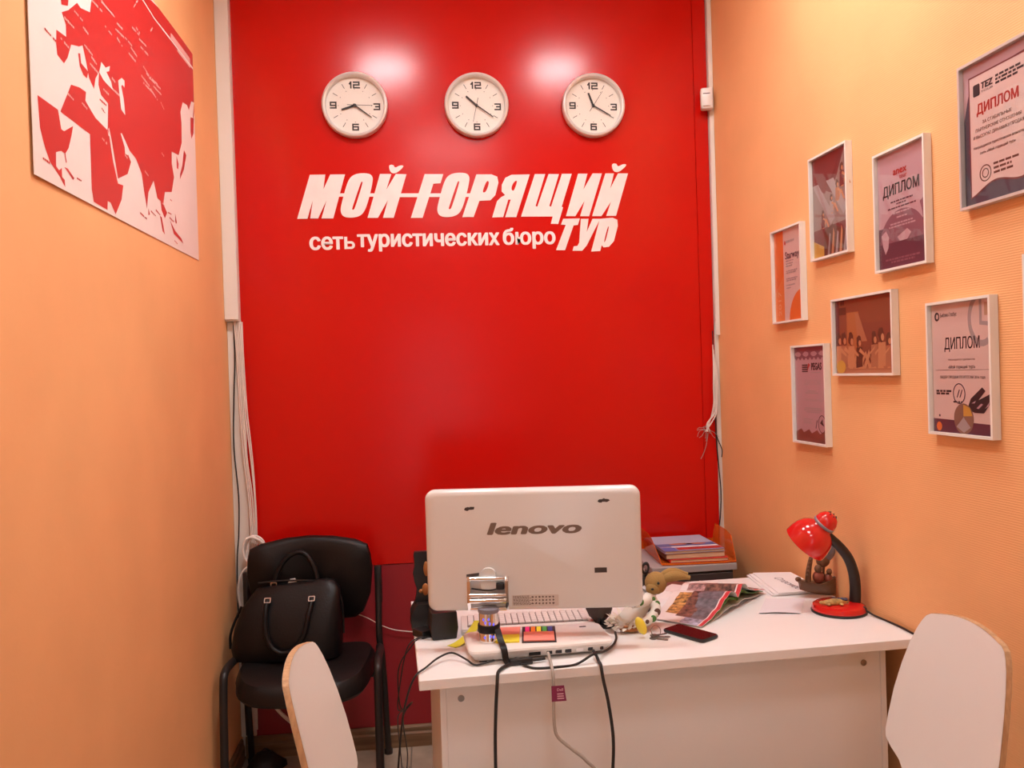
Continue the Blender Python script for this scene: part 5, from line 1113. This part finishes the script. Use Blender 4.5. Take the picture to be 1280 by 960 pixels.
t = thing('handbag', 'black leather handbag with two rolled handles on the black chair', 'bag', (-.535, 3.135, .4795), R(-4))
def bag_ring(z, hx0, hx1, hy, yo):
    out = []
    for k in range(36):
        a = 2*PI*k/36; c, s_ = math.cos(a), math.sin(a); e = .42
        cx_ = (hx0+hx1)/2; hx = (hx1-hx0)/2
        out.append((cx_+(abs(c)**e)*(1 if c > 0 else -1)*hx, yo+(abs(s_)**.6)*(1 if s_ > 0 else -1)*hy*(1+.04*math.sin(3*c+z*20)), z+.012*math.sin(c*2)*(z > .2)))
    return out
loft(MB(), [bag_ring(.002, -.185, .180, .060, 0), bag_ring(.006, -.198, .192, .070, 0), bag_ring(.05, -.205, .198, .080, .002), bag_ring(.12, -.192, .196, .074, .006), bag_ring(.19, -.166, .195, .056, .014), bag_ring(.235, -.140, .192, .036, .022), bag_ring(.262, -.118, .172, .018, .028), bag_ring(.268, -.10, .15, .010, .03)]).build('bag_body', BAGL, t, True)
MB().tube([(-.112, .028, .272), (-.02, .03, .277), (.07, .03, .274), (.155, .03, .268)], .0035, 8).build('zip', BLACKP, t, True)
def bag_handle(pts, y):
    h = MB().tube(pts, .0095, 10).build('handle', BAGL, t, True); return h
hk = [(-.060, -.030, .228), (-.064, -.055, .200), (-.062, -.080, .13), (-.045, -.090, .075), (-.005, -.094, .045), (.045, -.092, .060), (.078, -.086, .11), (.090, -.074, .165), (.098, -.052, .205), (.100, -.030, .228)]
h1 = bag_handle(hk, -1)
h2 = bag_handle([(-.055, .045, .262), (-.046, .05, .30), (-.020, .055, .345), (.018, .06, .372), (.055, .06, .370), (.085, .055, .335), (.100, .05, .290), (.104, .045, .262)], 1)
for h, xs, y, z in ((h1, (-.060, .100), -.040, .225), (h2, (-.055, .104), .036, .262)):
    for x in xs:
        MB().obox((x, y, z), (.022, .010, .022), Matrix.Rotation(R(-35 if y < 0 else 0), 4, 'X'), .003).build('handle_tab', BAGL, h)
        M_ = Matrix.Translation((x, y-.007, z)) @ Matrix.Rotation(PI/2-R(35 if y < 0 else 0), 4, 'X')
        MB().prism([rrect(-.012, -.010, .012, .010, .003), rrect(-.009, -.007, .009, .007, .002)], -.0015, .0015, M_).build('buckle', STEEL, h)
MB().tube([(.192, .015, .22), (.201, .01, .18), (.203, .005, .12), (.204, 0, .08)], .005, 8).build('side_strap', BAGL, t, True)
MB().tube([(-.172, .015, .19), (-.196, .01, .14), (-.212, .0, .09), (-.213, -.002, .04)], .005, 8).build('side_strap', BAGL, t, True)
MB().prism([(-.004, .002), (.030, .006), (.024, .020), (.006, .018)], -.001, .001, Matrix.Translation((.0, .034, .264)) @ Matrix.Rotation(PI/2, 4, 'X')).build('tissue', PAPER, t)

# dark pouch on the floor under the chair
t = thing('pouch', 'small dark crumpled pouch on the floor under the black chair', 'pouch', (-.66, 3.27, .0), R(10))
loft(MB(), [[(math.cos(a)*rx*(1+.12*math.sin(3*a+z*60)), math.sin(a)*ry, z) for a in [2*PI*k/20 for k in range(20)]] for rx, ry, z in ((.06, .045, .001), (.075, .055, .012), (.07, .05, .035), (.045, .035, .058), (.03, .012, .075))]).build('pouch_body', BLACKL, t, True)
MB().tube([(-.02, 0, .07), (0, .002, .085), (.02, 0, .07)], .004, 8).build('pouch_loop', BLACKL, t, True)

# ================================================================== white plywood chairs in the foreground
PROF = [(.445, .095), (.52, .097), (.57, .101), (.60, .109), (.62, .127), (.636, .158), (.65, .176), (.665, .180), (.70, .179), (.76, .175), (.82, .166), (.87, .155), (.905, .143), (.925, .133), (.937, .124), (.944, .112), (.946, .10)]
def xb(z, y):   # recline and moulded curve of the shell: local x grows towards the sitter
    return -.185-.20*(z-.445)*(.55+.45*(z-.445)/.52)+.45*y*y
def plywood_chair(label, loc, rz):
    t = thing('plywood_chair', label, 'chair', (loc[0], loc[1], 0), rz, 'white plywood chairs before the desk')
    n = 12; th = .013
    rows = [[(xb(z+(.014*(1-(2*k/n-1)**2) if z > .94 else 0), (2*k/n-1)*w), (2*k/n-1)*w, z+(.014*(1-(2*k/n-1)**2) if z > .94 else 0)) for k in range(n+1)] for z, w in PROF]
    front = [[Vector(p) for p in r] for r in rows]; back = [[p-Vector((th, 0, 0)) for p in r] for r in front]
    m_ = len(front)
    for nm, S in (('backrest', front),):
        mb = MB(); vs = [p for r in front for p in r]+[p for r in back for p in r]; N = m_*(n+1); fs = []
        for i in range(m_-1):
            for k in range(n):
                a = i*(n+1)+k; fs.append((a, a+1, a+n+2, a+n+1)); fs.append((N+a, N+a+n+1, N+a+n+2, N+a+1))
        mb.add(vs, fs); bk = mb.build('backrest', WCHAIR, t, True)
    loop = [(i, 0) for i in range(m_)]+[(m_-1, k) for k in range(1, n+1)]+[(i, n) for i in range(m_-2, -1, -1)]+[(0, k) for k in range(n-1, 0, -1)]
    mb = MB(); L = len(loop)
    cen = Vector((0, 0, .75))
    ex = lambda p: p+Vector((0, (p.y > 0)*.0004-(p.y < 0)*.0004, .0004 if p.z > .9 else 0))
    mb.add([ex(front[i][k])-Vector((.0004, 0, 0)) for i, k in loop]+[ex(back[i][k])+Vector((.0004, 0, 0)) for i, k in loop], [(q, (q+1) % L, L+(q+1) % L, L+q) for q in range(L)])
    part_label(mb.build('plywood_edge', PLY, t), 'raw plywood edge band')
    def sr(z, ins): return [(x, y, z) for x, y in rrect(-.197+ins, -.19+ins, .205-ins, .19-ins, .07, 6)]
    loft(MB(), [sr(.432, .003), sr(.434, 0), sr(.444, 0), sr(.446, .003)]).build('seat', WCHAIR, t, True)
    for sx, sy in ((1, 1), (1, -1), (-1, 1), (-1, -1)):
        MB().tube([(sx*.15, sy*.15, .431), (sx*.19, sy*.19, .001)], .011, 12, False).build('leg', STEEL, t, True)
    for s_ in (-1, 1):
        MB().tube([(-.150, s_*.15, .424), (.150, s_*.15, .424)], .009, 10, False).build('seat_rail', STEEL, t, True)
    return t
def place(label, px, py, rz):      # px,py = plan position of the middle of the back's top edge
    lx = -.284; plywood_chair(label, (px-lx*math.cos(rz), py-lx*math.sin(rz)), rz)
place('white plywood chair before the right end of the desk by the wall', 1.100, 1.605, R(180))
place('white plywood chair in front of the black visitor chair, seen nearly edge on', -.270, 1.685, R(-3.6))
